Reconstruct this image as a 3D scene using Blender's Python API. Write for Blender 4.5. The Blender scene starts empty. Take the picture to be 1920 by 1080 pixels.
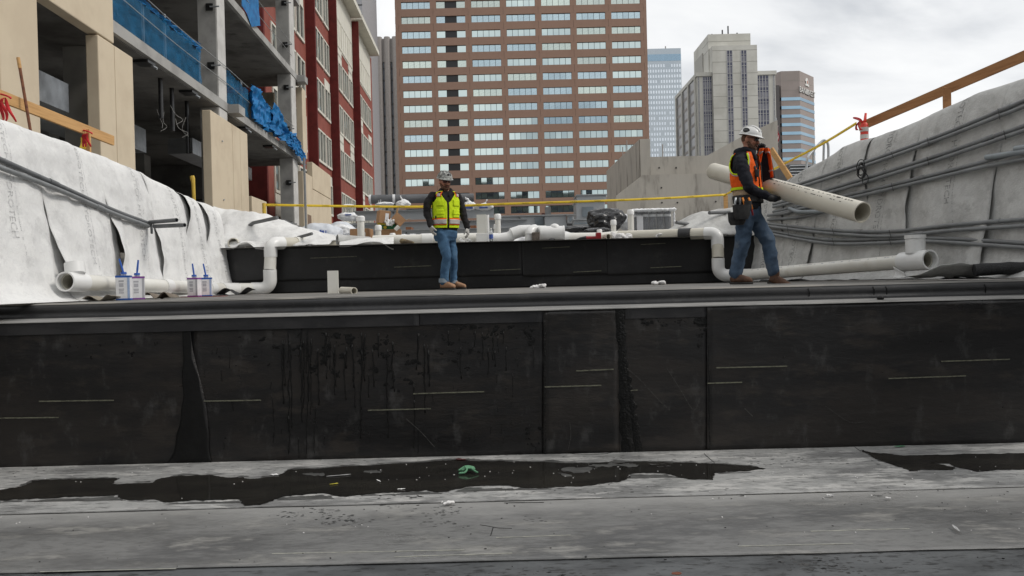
import bpy, bmesh, math, random
from mathutils import Vector, Matrix, noise, Euler
random.seed(7)
R = math.radians
scene = bpy.context.scene
COL = scene.collection

# ---------------------------------------------------------------- camera
F = 1500.0                       # focal length in pixels of the 1920 wide photograph
PITCH, ROLL = R(-0.5), R(1.4)
CAM = Vector((0.0, 0.0, 1.6))
fw = Vector((0, math.cos(PITCH), math.sin(PITCH)))
r0 = Vector((1, 0, 0)); u0 = r0.cross(fw)
rt = r0 * math.cos(ROLL) - u0 * math.sin(ROLL)
up = r0 * math.sin(ROLL) + u0 * math.cos(ROLL)
cd = bpy.data.cameras.new('camera'); cam = bpy.data.objects.new('camera', cd); COL.objects.link(cam)
cd.sensor_width = 36; cd.lens = F / 1920 * 36; cd.clip_start = 0.05; cd.clip_end = 6000
cam.matrix_world = Matrix(((rt.x, up.x, -fw.x, CAM.x), (rt.y, up.y, -fw.y, CAM.y), (rt.z, up.z, -fw.z, CAM.z), (0, 0, 0, 1)))
scene.camera = cam
scene.render.resolution_x = 1024; scene.render.resolution_y = 576

# ---------------------------------------------------------------- sky and sun (thin bright overcast, sun to the right)
SUN_EL, SUN_AZ = R(42), R(102)          # azimuth clockwise from +Y
w = bpy.data.worlds.new('World'); scene.world = w; w.use_nodes = True
nt = w.node_tree; nt.nodes.clear()
def wn(t, **k):
    n = nt.nodes.new(t)
    for a, b in k.items(): setattr(n, a, b)
    return n
sky = wn('ShaderNodeTexSky', sky_type='NISHITA', sun_disc=False, sun_elevation=SUN_EL, sun_rotation=SUN_AZ)
tc = wn('ShaderNodeTexCoord'); mp = wn('ShaderNodeMapping'); mp.inputs['Scale'].default_value = (1.0, 1.0, 2.6); mp.inputs['Location'].default_value = (0.35, 0.1, 0.2)
n1 = wn('ShaderNodeTexNoise'); n1.inputs['Scale'].default_value = 2.3; n1.inputs['Detail'].default_value = 7; n1.inputs['Roughness'].default_value = 0.52; n1.inputs['Distortion'].default_value = 0.5
rmp = wn('ShaderNodeValToRGB')
rmp.color_ramp.elements[0].position = 0.36; rmp.color_ramp.elements[0].color = (5.9, 6.15, 6.5, 1)
rmp.color_ramp.elements[1].position = 0.58; rmp.color_ramp.elements[1].color = (11.0, 11.0, 10.9, 1)
e = rmp.color_ramp.elements.new(0.48); e.color = (9.4, 9.5, 9.6, 1)
mx = wn('ShaderNodeMix', data_type='RGBA'); mx.inputs['Factor'].default_value = 0.93
bg = wn('ShaderNodeBackground'); bg.inputs['Strength'].default_value = 0.1
ow = wn('ShaderNodeOutputWorld')
L = nt.links.new
L(tc.outputs['Generated'], mp.inputs['Vector']); L(mp.outputs[0], n1.inputs['Vector']); L(n1.outputs['Fac'], rmp.inputs[0])
L(sky.outputs[0], mx.inputs[6]); L(rmp.outputs[0], mx.inputs[7]); L(mx.outputs[2], bg.inputs['Color']); L(bg.outputs[0], ow.inputs['Surface'])
sd = bpy.data.lights.new('sun', 'SUN'); sd.energy = 1.5; sd.angle = R(14); sd.color = (1.0, 0.95, 0.88)
so = bpy.data.objects.new('sun', sd); COL.objects.link(so)
sdir = Vector((math.cos(SUN_EL) * math.sin(SUN_AZ), math.cos(SUN_EL) * math.cos(SUN_AZ), math.sin(SUN_EL)))
so.rotation_euler = sdir.to_track_quat('Z', 'Y').to_euler()
so.location = (30, 10, 40)
vs = scene.view_settings; vs.view_transform = 'Standard'; vs.look = 'None'; vs.exposure = 0.0; vs.gamma = 1.0; vs.use_curve_mapping = False

# ---------------------------------------------------------------- helpers
def ray(px, py):
    return (fw + rt * ((px - 960) / F) + up * ((540 - py) / F))
def at(px, py, Y):
    d = ray(px, py); return CAM + d * (Y / d.y)
def onz(px, py, z):
    d = ray(px, py); return CAM + d * ((z - CAM.z) / d.z)
def lerp(a, b, t): return a + (b - a) * t
def interp(tab, x):
    if x <= tab[0][0]: return tab[0][1]
    for (a, b), (c, d) in zip(tab, tab[1:]):
        if x <= c: return b + (d - b) * (x - a) / (c - a)
    return tab[-1][1]
def sstep(a, b, x):
    t = min(1, max(0, (x - a) / (b - a))); return t * t * (3 - 2 * t)
def nz(x, y=0, z=0): return noise.noise(Vector((x, y, z)))

MATS = {}
def M(name, c, rough=0.6, metal=0.0, c2=None, scale=4.0, mix=(0.4, 0.65), stretch=(1, 1, 1), bump=0.0, bscale=40.0, spec=0.5, detail=6, c3=None, s3=0.8, mix3=(0.5, 0.7), rvar=0.0, bstretch=None, trans=0.0, alpha=1.0, c4=None, s4=10.0, mix4=(.6, .75), st4=(1, 1, 1), f4=1.0, nr=.6, c5=None, y5=(0, 1), a5=.4):
    """procedural principled material: colour c mottled with c2 (and big patches of c3), noise bump"""
    if name in MATS: return MATS[name]
    m = bpy.data.materials.new(name); m.use_nodes = True; t = m.node_tree; p = t.nodes['Principled BSDF']
    p.inputs['Roughness'].default_value = rough; p.inputs['Metallic'].default_value = metal
    p.inputs['Specular IOR Level'].default_value = spec
    if trans: p.inputs['Transmission Weight'].default_value = trans
    if alpha < 1: p.inputs['Alpha'].default_value = alpha
    c = tuple(c) + (1,)
    tcn = t.nodes.new('ShaderNodeTexCoord')
    def noi(sc, st, det=detail):
        mpn = t.nodes.new('ShaderNodeMapping'); mpn.inputs['Scale'].default_value = st
        t.links.new(tcn.outputs['Object'], mpn.inputs['Vector'])
        n = t.nodes.new('ShaderNodeTexNoise'); n.inputs['Scale'].default_value = sc; n.inputs['Detail'].default_value = det; n.inputs['Roughness'].default_value = nr
        t.links.new(mpn.outputs[0], n.inputs['Vector']); return n
    def mrange(n, lo, hi):
        r = t.nodes.new('ShaderNodeMapRange'); r.interpolation_type = 'SMOOTHSTEP'
        r.inputs['From Min'].default_value = lo; r.inputs['From Max'].default_value = hi
        t.links.new(n.outputs['Fac'], r.inputs['Value']); return r
    out = None
    if c2 is None: c2 = tuple(x * 0.8 for x in c[:3])
    r = mrange(noi(scale, stretch), *mix)
    mixn = t.nodes.new('ShaderNodeMix'); mixn.data_type = 'RGBA'
    mixn.inputs[6].default_value = c; mixn.inputs[7].default_value = tuple(c2) + (1,)
    t.links.new(r.outputs[0], mixn.inputs['Factor']); out = mixn.outputs[2]
    if c3 is not None:
        r3 = mrange(noi(s3, stretch), *mix3)
        m3 = t.nodes.new('ShaderNodeMix'); m3.data_type = 'RGBA'; m3.inputs[7].default_value = tuple(c3) + (1,)
        t.links.new(out, m3.inputs[6]); t.links.new(r3.outputs[0], m3.inputs['Factor']); out = m3.outputs[2]
    if c4 is not None:
        r4 = mrange(noi(s4, st4, 10), *mix4); r4.inputs['To Max'].default_value = f4
        m4 = t.nodes.new('ShaderNodeMix'); m4.data_type = 'RGBA'; m4.inputs[7].default_value = tuple(c4) + (1,)
        t.links.new(out, m4.inputs[6]); t.links.new(r4.outputs[0], m4.inputs['Factor']); out = m4.outputs[2]
    if c5 is not None:      # deposit that thickens with distance along Y, ragged by noise
        sx_ = t.nodes.new('ShaderNodeSeparateXYZ'); t.links.new(tcn.outputs['Object'], sx_.inputs[0])
        n5 = noi(1.6, (.5, 1.2, 1), 8); ma = t.nodes.new('ShaderNodeMath'); ma.operation = 'MULTIPLY_ADD'; ma.inputs[1].default_value = a5
        t.links.new(n5.outputs['Fac'], ma.inputs[0]); t.links.new(sx_.outputs['Y'], ma.inputs[2])
        r5 = t.nodes.new('ShaderNodeMapRange'); r5.interpolation_type = 'SMOOTHSTEP'; r5.inputs['From Min'].default_value = y5[0] + a5 / 2; r5.inputs['From Max'].default_value = y5[1] + a5 / 2; r5.inputs['To Max'].default_value = .85
        t.links.new(ma.outputs[0], r5.inputs['Value']); m5 = t.nodes.new('ShaderNodeMix'); m5.data_type = 'RGBA'; m5.inputs[7].default_value = tuple(c5) + (1,)
        t.links.new(out, m5.inputs[6]); t.links.new(r5.outputs[0], m5.inputs['Factor']); out = m5.outputs[2]
    t.links.new(out, p.inputs['Base Color'])
    if rvar:
        rr = t.nodes.new('ShaderNodeMapRange'); rr.inputs['To Min'].default_value = max(0.02, rough - rvar); rr.inputs['To Max'].default_value = min(1, rough + rvar)
        rr.inputs['From Min'].default_value = 0.3; rr.inputs['From Max'].default_value = 0.7
        t.links.new(noi(scale * 0.7, stretch).outputs['Fac'], rr.inputs['Value']); t.links.new(rr.outputs[0], p.inputs['Roughness'])
    if bump:
        b = t.nodes.new('ShaderNodeBump'); b.inputs['Strength'].default_value = bump; b.inputs['Distance'].default_value = 0.02
        t.links.new(noi(bscale, bstretch or stretch).outputs['Fac'], b.inputs['Height']); t.links.new(b.outputs[0], p.inputs['Normal'])
    MATS[name] = m
    return m

ORG = {}
def tag(o, label=None, cat=None, group=None, kind=None):
    if label: o['label'] = label
    if cat: o['category'] = cat
    if group: o['group'] = group
    if kind: o['kind'] = kind
    return o
def empty(name, loc, label, cat, group=None):
    o = bpy.data.objects.new(name, None); o.empty_display_size = 0.2
    COL.objects.link(o); o.location = loc; ORG[o.name] = Vector(loc)
    return tag(o, label, cat, group)
def link_mesh(name, me, mat, parent=None, loc=(0, 0, 0)):
    o = bpy.data.objects.new(name, me); COL.objects.link(o)
    if parent is not None:
        o.parent = parent; o.location = Vector(loc) - ORG[parent.name]
    else: o.location = loc
    ORG[o.name] = Vector(loc)
    if mat is not None and not me.materials: me.materials.append(mat)
    return o

class MB:
    def __init__(s): s.v = []; s.f = []
    def add(s, vs, fs):
        o = len(s.v); s.v += [Vector(x) for x in vs]; s.f += [tuple(i + o for i in f) for f in fs]; return s
    def box(s, a, b):
        x0, y0, z0 = a; x1, y1, z1 = b
        return s.add([(x0, y0, z0), (x1, y0, z0), (x1, y1, z0), (x0, y1, z0), (x0, y0, z1), (x1, y0, z1), (x1, y1, z1), (x0, y1, z1)],
                     [(0, 3, 2, 1), (4, 5, 6, 7), (0, 1, 5, 4), (1, 2, 6, 5), (2, 3, 7, 6), (3, 0, 4, 7)])
    def obox(s, c, ax, ay, az):
        c = Vector(c); ax = Vector(ax); ay = Vector(ay); az = Vector(az); V = []
        for k in (-1, 1):
            for i, j in ((-1, -1), (1, -1), (1, 1), (-1, 1)): V.append(c + ax * i + ay * j + az * k)
        return s.add(V, [(0, 3, 2, 1), (4, 5, 6, 7), (0, 1, 5, 4), (1, 2, 6, 5), (2, 3, 7, 6), (3, 0, 4, 7)])
    def beam(s, a, b, w, h, upv=(0, 0, 1)):
        a = Vector(a); b = Vector(b); d = (b - a); u = Vector(upv); sd_ = d.cross(u).normalized(); u = sd_.cross(d).normalized()
        return s.obox((a + b) / 2, d / 2, sd_ * w / 2, u * h / 2)
    def prism(s, poly, z0, z1):
        n = len(poly)
        s.add([(x, y, z0) for x, y in poly] + [(x, y, z1) for x, y in poly],
              [tuple(range(n))[::-1], tuple(range(n, 2 * n))] + [(i, (i + 1) % n, n + (i + 1) % n, n + i) for i in range(n)]); return s
    def frames(s, pts):
        pts = [Vector(p) for p in pts]; T = []
        for i in range(len(pts)):
            a = pts[max(0, i - 1)]; b = pts[min(len(pts) - 1, i + 1)]; T.append((b - a).normalized())
        u = T[0].orthogonal().normalized(); U = []
        for t in T:
            u = (u - t * u.dot(t)); u = u.normalized() if u.length > 1e-6 else t.orthogonal().normalized()
            U.append((u, t.cross(u)))
        return pts, T, U
    def tube(s, pts, r, seg=12, cap=True):
        pts, T, U = s.frames(pts); n = len(pts)
        rr = r if isinstance(r, (list, tuple)) else [r] * n
        V = []; Fc = []
        for i in range(n):
            u, w_ = U[i]
            for k in range(seg):
                a = 2 * math.pi * k / seg; V.append(pts[i] + (u * math.cos(a) + w_ * math.sin(a)) * rr[i])
        for i in range(n - 1):
            for k in range(seg):
                k2 = (k + 1) % seg; Fc.append((i * seg + k, i * seg + k2, (i + 1) * seg + k2, (i + 1) * seg + k))
        if cap: Fc += [tuple(range(seg))[::-1], tuple((n - 1) * seg + k for k in range(seg))]
        return s.add(V, Fc)
    def pipe(s, pts, ro, ri, seg=28, depth=None):
        """hollow pipe: outer wall, end rings and inner wall"""
        pts, T, U = s.frames(pts); n = len(pts); V = []; Fc = []
        ros = ro if isinstance(ro, (list, tuple)) else [ro] * n
        ris = ri if isinstance(ri, (list, tuple)) else [ri] * n
        for q, rad in ((0, ros), (1, ris)):
            for i in range(n):
                u, w_ = U[i]
                for k in range(seg):
                    a = 2 * math.pi * k / seg; V.append(pts[i] + (u * math.cos(a) + w_ * math.sin(a)) * rad[i])
        o = n * seg
        for i in range(n - 1):
            for k in range(seg):
                k2 = (k + 1) % seg
                Fc.append((i * seg + k, i * seg + k2, (i + 1) * seg + k2, (i + 1) * seg + k))
                Fc.append((o + i * seg + k2, o + i * seg + k, o + (i + 1) * seg + k, o + (i + 1) * seg + k2))
        for k in range(seg):
            k2 = (k + 1) % seg; e_ = (n - 1) * seg
            Fc.append((k2, k, o + k, o + k2)); Fc.append((e_ + k, e_ + k2, o + e_ + k2, o + e_ + k))
        return s.add(V, Fc)
    def ell(s, c, rad, rot=None, nu=16, nv=10):
        c = Vector(c); V = []; Fc = []
        for j in range(nv + 1):
            ph = math.pi * j / nv
            for i in range(nu):
                th = 2 * math.pi * i / nu
                p = Vector((rad[0] * math.sin(ph) * math.cos(th), rad[1] * math.sin(ph) * math.sin(th), rad[2] * math.cos(ph)))
                V.append(c + (rot @ p if rot else p))
        for j in range(nv):
            for i in range(nu):
                i2 = (i + 1) % nu; Fc.append((j * nu + i, (j + 1) * nu + i, (j + 1) * nu + i2, j * nu + i2))
        return s.add(V, Fc)
    def caps(s, pts, radii, seg=14):
        """chain of tapered capsules (for remeshed bodies)"""
        pts = [Vector(p) for p in pts]
        for p, r in zip(pts, radii): s.ell(p, (r, r, r), None, seg, 8)
        for (a, ra), (b, rb) in zip(zip(pts, radii), list(zip(pts, radii))[1:]): s.tube([a, b], [ra, rb], seg)
        return s
    def loft(s, secs, seg=28, pw=2.4):
        """secs: (centre, lateral axis, depth axis) stacked; super-elliptic rings, capped"""
        V = []; n = len(secs)
        for c, ax, ay in secs:
            c = Vector(c); ax = Vector(ax); ay = Vector(ay)
            for k in range(seg):
                a = 2 * math.pi * k / seg; ca, sa = math.cos(a), math.sin(a)
                V.append(c + ax * math.copysign(abs(ca) ** (2 / pw), ca) + ay * math.copysign(abs(sa) ** (2 / pw), sa))
        Fc = [(i * seg + k, i * seg + (k + 1) % seg, (i + 1) * seg + (k + 1) % seg, (i + 1) * seg + k) for i in range(n - 1) for k in range(seg)]
        Fc += [tuple(range(seg))[::-1], tuple((n - 1) * seg + k for k in range(seg))]
        return s.add(V, Fc)
    def grid(s, nu, nv, fn, keep=None, closed=False):
        V = [fn(i / nu, j / nv) for j in range(nv + 1) for i in range(nu + (0 if closed else 1))]
        W = nu + (0 if closed else 1); Fc = []
        for j in range(nv):
            for i in range(nu):
                if keep and not keep((i + .5) / nu, (j + .5) / nv): continue
                i2 = (i + 1) % W
                Fc.append((j * W + i, j * W + i2, (j + 1) * W + i2, (j + 1) * W + i))
        return s.add(V, Fc)
    def mesh(s, name, org=Vector((0, 0, 0)), smooth=None):
        me = bpy.data.meshes.new(name); me.from_pydata([tuple(v - org) for v in s.v], [], s.f); me.validate(); me.update()
        if smooth:
            me.shade_smooth()
            if smooth is not True: me.set_sharp_from_angle(angle=R(smooth))
        return me
    def build(s, name, mat, parent=None, smooth=None, base=None, solid=0, bevel=0, subd=0):
        if base is None:
            if parent is not None: base = ORG[parent.name]
            else:
                xs = [v.x for v in s.v]; ys = [v.y for v in s.v]; zs = [v.z for v in s.v]
                base = Vector(((min(xs) + max(xs)) / 2, (min(ys) + max(ys)) / 2, min(zs)))
        base = Vector(base)
        o = link_mesh(name, s.mesh(name, base, smooth), mat, parent, base)
        if solid:
            md = o.modifiers.new('solid', 'SOLIDIFY'); md.thickness = solid; md.offset = 0
        if bevel:
            md = o.modifiers.new('bevel', 'BEVEL'); md.width = bevel; md.segments = 2; md.limit_method = 'ANGLE'
        if subd:
            md = o.modifiers.new('sub', 'SUBSURF'); md.levels = subd; md.render_levels = subd
        return o

def arc3(a, c, b, n=8):
    """quarter-like bend from a to b with corner c"""
    a = Vector(a); b = Vector(b); c = Vector(c); out = []
    k = 0.5523
    for i in range(n + 1):
        t = i / n; p1 = a + (c - a) * k; p2 = b + (c - b) * k
        out.append(a * (1 - t) ** 3 + p1 * 3 * t * (1 - t) ** 2 + p2 * 3 * t * t * (1 - t) + b * t ** 3)
    return out
def catmull(P, n=8):
    P = [Vector(p) for p in P]; Q = [P[0] * 2 - P[1]] + P + [P[-1] * 2 - P[-2]]; out = []
    for i in range(1, len(Q) - 2):
        for k in range(n):
            t = k / n; a, b, c, d = Q[i - 1], Q[i], Q[i + 1], Q[i + 2]
            out.append(0.5 * ((2 * b) + (c - a) * t + (2 * a - 5 * b + 4 * c - d) * t * t + (3 * b - a - 3 * c + d) * t ** 3))
    out.append(P[-1]); return out
def text_mesh(body, size, extrude=0.0, spacing=1.0, align='CENTER'):
    c = bpy.data.curves.new('lettering', 'FONT'); c.body = body; c.size = size; c.extrude = extrude; c.space_character = spacing
    c.align_x = align; c.align_y = 'CENTER'; c.resolution_u = 2
    o = bpy.data.objects.new('lettering', c); COL.objects.link(o)
    dg = bpy.context.evaluated_depsgraph_get(); me = bpy.data.meshes.new_from_object(o.evaluated_get(dg))
    vs_ = [v.co.copy() for v in me.vertices]; fs_ = [tuple(p.vertices) for p in me.polygons]
    bpy.data.objects.remove(o); bpy.data.curves.remove(c); bpy.data.meshes.remove(me)
    return vs_, fs_
def remeshed(mb, voxel, smooth=4, fac=0.5):
    """union of everything in mb as one continuous skin -> (verts, faces)"""
    me = mb.mesh('tmp'); o = bpy.data.objects.new('tmp', me); COL.objects.link(o)
    md = o.modifiers.new('r', 'REMESH'); md.mode = 'VOXEL'; md.voxel_size = voxel
    if smooth:
        ms = o.modifiers.new('s', 'SMOOTH'); ms.factor = fac; ms.iterations = smooth
    dg = bpy.context.evaluated_depsgraph_get(); m2 = bpy.data.meshes.new_from_object(o.evaluated_get(dg))
    bpy.data.objects.remove(o); bpy.data.meshes.remove(me)
    return m2
def skin(name, mb, mat, parent, voxel=0.012, smooth=4, wr=None, fac=0.5):
    """remesh + optional wrinkles wr(co, normal)->offset, linked under parent"""
    me = remeshed(mb, voxel, smooth, fac)
    if wr:
        nn = [v.normal.copy() for v in me.vertices]
        for v, n in zip(me.vertices, nn): v.co += n * wr(v.co, n)
    base = ORG[parent.name] if parent is not None else Vector((0, 0, 0))
    if parent is None:
        xs = [v.co for v in me.vertices]; base = Vector((sum(c.x for c in xs) / len(xs), sum(c.y for c in xs) / len(xs), min(c.z for c in xs)))
    for v in me.vertices: v.co -= base
    me.shade_smooth(); me.name = name
    me.materials.clear()
    return link_mesh(name, me, mat, parent, base)
# ================================================================ SETTING
WY = 7.3                                    # lower wall face
DECK, UP = 1.49, 2.22                       # deck level, upper deck level
WY2 = 13.0                                  # second wall face
m_ground = M('gravelly ground', (.16, .15, .13), .95, c2=(.1, .095, .085), scale=3, bump=.3)
m_floor = M('dusty rubber membrane floor', (.175, .175, .172), .42, c2=(.088, .089, .09), scale=1.5, mix=(.44, .60), stretch=(.5, 1.1, 1), c3=(.25, .245, .232), s3=3.0, mix3=(.50, .66), bump=.35, bscale=14, rvar=.22, detail=6, c4=(.085, .084, .083), s4=20, mix4=(.47, .64), st4=(.45, 1.2, 1), f4=.55, nr=.68, c5=(.33, .327, .318), y5=(5.25, 5.85), a5=.9)
m_floor_pale = M('membrane floor with dried silt', (.34, .34, .333), .55, c2=(.19, .19, .188), scale=1.8, mix=(.45, .60), stretch=(.45, 1.3, 1), c3=(.47, .465, .45), s3=3.4, mix3=(.49, .61), bump=.45, bscale=20, rvar=.2, detail=6, c4=(.09, .09, .088), s4=22, mix4=(.50, .63), st4=(.4, 1.3, 1), f4=.7, nr=.7)
m_floor_blue = M('bluish membrane floor', (.165, .173, .18), .42, c2=(.10, .105, .11), scale=1.6, mix=(.42, .6), stretch=(.5, 1, 1), bump=.4, bscale=12, rvar=.22, detail=6, c4=(.04, .04, .04), s4=16, mix4=(.52, .62), st4=(.45, 1.3, 1), f4=.8, nr=.68)
m_rub = M('black rubber membrane', (.0135, .013, .0135), .42, c2=(.025, .0215, .0195), scale=1.1, mix=(.44, .58), stretch=(.5, .5, 1.5), c3=(.034, .029, .0255), s3=3.4, mix3=(.52, .66), bump=.45, bscale=8, rvar=.24, spec=.5, detail=5, c4=(.075, .073, .072), s4=4.2, mix4=(.54, .70), st4=(1.2, 1, .7), f4=.55, nr=.66)
m_rub2 = M('clean black rubber membrane', (.014, .014, .015), .42, c2=(.024, .024, .025), scale=2, mix=(.42, .7), bump=.25, bscale=6, rvar=.15, spec=.45, detail=10, c4=(.05, .048, .046), s4=3.5, mix4=(.54, .70), f4=.6, nr=.74)
m_flash = M('grey rubber flashing strip', (.026, .026, .028), .42, c2=(.045, .044, .045), scale=3, mix=(.42, .65), stretch=(.4, 1, 1), bump=.2, bscale=8, rvar=.15, spec=.4, detail=10, c4=(.08, .076, .07), s4=6, mix4=(.62, .8), f4=.6, nr=.74)
m_tar = M('glossy black mastic', (.0045, .0045, .0045), .42, c2=(.008, .008, .008), scale=20, bump=.5, bscale=45, spec=.3)
m_dustledge = M('silt covered membrane ledge', (.24, .235, .225), .75, c2=(.10, .10, .098), scale=5, mix=(.42, .7), stretch=(.4, 2, 1), c3=(.05, .05, .05), s3=3.5, mix3=(.62, .75), bump=.25, bscale=30, detail=9)
m_chalk = M('worn yellow crayon', (.19, .19, .14), .8, c2=(.07, .07, .055), scale=30, mix=(.4, .7), stretch=(1, 1, 4))
m_scuff = M('pale scuff', (.075, .072, .068), .8, c2=(.035, .034, .033), scale=60)
m_water = M('shallow dirty water', (.016, .015, .0135), .05, c2=(.028, .026, .022), scale=2.2, mix=(.4, .65), stretch=(.4, 1.2, 1), bump=.02, bscale=5, spec=.5, c4=(.05, .047, .042), s4=6, mix4=(.58, .75), st4=(.6, 1.4, 1), f4=.6, nr=.74)

# ground sheet (street level) with the excavation left open
g = MB()
for x0, x1, y0, y1 in ((-2500, -6.6, -2500, 4500), (8.6, 2500, -2500, 4500), (-6.6, 8.6, 44, 4500), (-6.6, 8.6, -2500, -26)):
    g.add([(x0, y0, 3.0), (x1, y0, 3.0), (x1, y1, 3.0), (x0, y1, 3.0)], [(0, 1, 2, 3)])
for (xa, ya), (xb, yb) in (((-6.6, -26), (-6.6, 44)), ((8.6, 44), (8.6, -26)), ((-6.6, 44), (8.6, 44)), ((8.6, -26), (-6.6, -26))):
    g.add([(xa, ya, -.1), (xb, yb, -.1), (xb, yb, 3.0), (xa, ya, 3.0)], [(0, 1, 2, 3)])
tag(g.build('ground', m_ground, base=(0, 0, 0)), kind='structure')

# lower floor and its lapped membrane sheets
fl = MB().box((-6.6, -26, -.3), (8.6, WY + .3, -.02)).build('floor', m_floor_blue, base=(0, 0, 0)); tag(fl, kind='structure')
def floor_sheet(y0f, y1f, z, mat, seed):
    mb = MB()
    def fn(u, v):
        x = lerp(-6.5, 8.5, u); y = lerp(y0f(x), y1f(x), v)
        return Vector((x, y, z + .0016 * nz(x * 1.3, y * 2.2, seed) + .004 * math.exp(-((y - y0f(x)) / .02) ** 2) * (.4 + nz(x * 2, seed))))
    mb.grid(150, 24, fn)
    return mb.build('membrane_sheet', mat, fl, smooth=True, solid=.006)
floor_sheet(lambda x: -20, lambda x: 4.62, -.006, m_floor_blue, 1)
floor_sheet(lambda x: 4.56 + .012 * nz(x * .9, 3), lambda x: 5.95, .002, m_floor, 2)
floor_sheet(lambda x: 5.78 + .01 * nz(x * .8, 5) + .01 * x, lambda x: WY + .05, .010, m_floor_pale, 3)

def outline_sheet(name, pts, z, mat, jit, seed, kind=None, parent=None, thick=0):
    P = [onz(px, py, z) for px, py in pts]; Q = []
    for i in range(len(P)):
        a, b = P[i], P[(i + 1) % len(P)]; n = max(1, int((b - a).length / .012))
        for k in range(n):
            p = a.lerp(b, k / n)
            q = Vector((p.x + jit * nz(p.x * 6, p.y * 12, seed) + .5 * jit * nz(p.x * 23, p.y * 40, seed), p.y + 1.0 * jit * nz(p.x * 5, p.y * 9, seed + 5) + .6 * jit * nz(p.x * 17, p.y * 31, seed + 3) + .3 * jit * nz(p.x * 55, p.y * 80, seed), z))
            Q.append(q)
    bm = bmesh.new(); vs_ = [bm.verts.new(q) for q in Q]; es = [bm.edges.new((vs_[i], vs_[(i + 1) % len(vs_)])) for i in range(len(vs_))]
    bmesh.ops.triangle_fill(bm, use_beauty=True, use_dissolve=False, edges=es)
    mb = MB(); bm.verts.index_update()
    mb.add([v.co.copy() for v in bm.verts], [tuple(v.index for v in f.verts) for f in bm.faces]); bm.free()
    for i, f in enumerate(mb.f):
        a, b, c = [mb.v[k] for k in f]
        if (b - a).cross(c - a).z < 0: mb.f[i] = f[::-1]
    o = mb.build(name, mat, parent, solid=thick); return tag(o, kind=kind) if kind else o
pud1 = [(-90, 940), (0, 938), (60, 935), (130, 932), (220, 928), (235, 938), (290, 936), (310, 942), (380, 938), (452, 935), (458, 948), (490, 946), (530, 930), (600, 925), (640, 930), (720, 923), (800, 920), (830, 922), (870, 912), (940, 910), (1000, 915), (1090, 910), (1165, 902), (1185, 888), (1240, 886), (1290, 898), (1335, 900), (1345, 887), (1400, 882), (1440, 878), (1400, 873), (1330, 869), (1250, 867), (1180, 866), (1100, 868), (1000, 866), (900, 864), (860, 862), (800, 866), (700, 872), (600, 878), (545, 880), (520, 892), (480, 897), (430, 894), (395, 890), (340, 892), (300, 897), (285, 905), (215, 908), (218, 896), (140, 898), (60, 901), (40, 912), (0, 918), (-90, 920)]
outline_sheet('puddle', pud1, .0175, m_water, .035, 1, 'structure')
pud2 = [(1612, 843), (1640, 849), (1700, 854), (1800, 851), (1860, 850), (2000, 850), (2000, 880), (1870, 880), (1835, 885), (1800, 877), (1775, 868), (1745, 867), (1788, 875), (1785, 881), (1740, 880), (1705, 883), (1690, 876), (1660, 868), (1640, 858)]
outline_sheet('puddle', pud2, .0175, m_water, .03, 7, 'structure')
def swell(P_, dx, dy):
    n = len(P_); out = []
    for k in range(n):
        (x0, y0), (x1, y1) = P_[k - 1], P_[(k + 1) % n]; t = Vector((x1 - x0, (y1 - y0) * 4)).normalized(); out.append((P_[k][0] - t.y * dx * -1, P_[k][1] + t.x * dy))
    return out
m_damp = M('damp membrane rim', (.075, .075, .073), .3, c2=(.13, .13, .127), scale=9, mix=(.42, .6), stretch=(.6, 1.4, 1), bump=.3, bscale=30, nr=.8)
for k, P_ in enumerate((pud1, pud2)): outline_sheet('damp_rim', swell(P_, 3, 2.6), .0150, m_damp, .06, 40 + k, 'structure')
for k, (px, py, rx, ry) in enumerate([(1085, 880, 30, 5), (1130, 872, 26, 3.5), (1060, 890, 16, 3), (1180, 872, 20, 3), (1240, 872, 22, 3), (700, 884, 18, 2), (590, 890, 16, 2)]):
    outline_sheet('silt_island', [(px + rx * math.cos(a), py + ry * math.sin(a)) for a in [q * math.pi / 7 for q in range(14)]], .0195, m_damp, .07, 60 + k, 'structure')

# ---- lower wall: core, lapped sheets, flashing, mastic, crayon dashes
lw = empty('membrane_wall', (0, WY, 0), 'long black rubber membrane wall in front with mastic drips and crayon dashes', 'wall')
MB().box((-6.5, WY + .012, -.02), (8.5, WY + .5, 1.318)).build('wall_core', m_rub2, lw)
def wall_sheet(px0, px1, ytop, ybot, off, mat, name='membrane_sheet', wav=.006, seed=0, lean=0.0, topw=0.0, cut=None, thick=.005):
    mb = MB()
    def fn(u, v):
        px = lerp(px0, px1, u); yt = ytop(px); yb = ybot(px); 
        if cut: px = cut(px, v, u)
        p = at(px, lerp(yb, yt, v), WY)
        d = off + wav * (nz(p.x * 1.1, p.z * 1.4, seed) + .5 * nz(p.x * 3.1, p.z * 2.7, seed + 9)) - abs(wav) * .2
        d += topw * (v ** 6) * (1 + nz(p.x * 2.5, 3, seed))
        return Vector((p.x, WY - max(.001, d), max(.013, p.z)))
    mb.grid(max(12, int(abs(px1 - px0) / 12)), 28, fn)
    return mb.build(name, mat, lw, smooth=True, solid=thick)
hor = lambda px: 527 + (960 - px) * .02444
def zline(z): return lambda px: hor(px) + (1.6 - z) / WY * F
base_l = zline(.016)
top_l = zline(1.322)
wall_sheet(-320, 380, top_l, base_l, .010, m_rub, seed=1, cut=lambda px, v, u: px + (u ** 8) * (14 * math.sin(v * 5) - 22 * (1 - v) ** 3 * 0 + 18 * (1 - v) ** 4 - 8), thick=.0015)
wall_sheet(365, 1022, top_l, base_l, .004, m_rub, seed=2)
wall_sheet(1019, 1160, top_l, zline(.024), .016, m_rub, seed=3, wav=.004)
wall_sheet(1150, 1328, top_l, base_l, .009, m_rub, seed=4)
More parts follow.
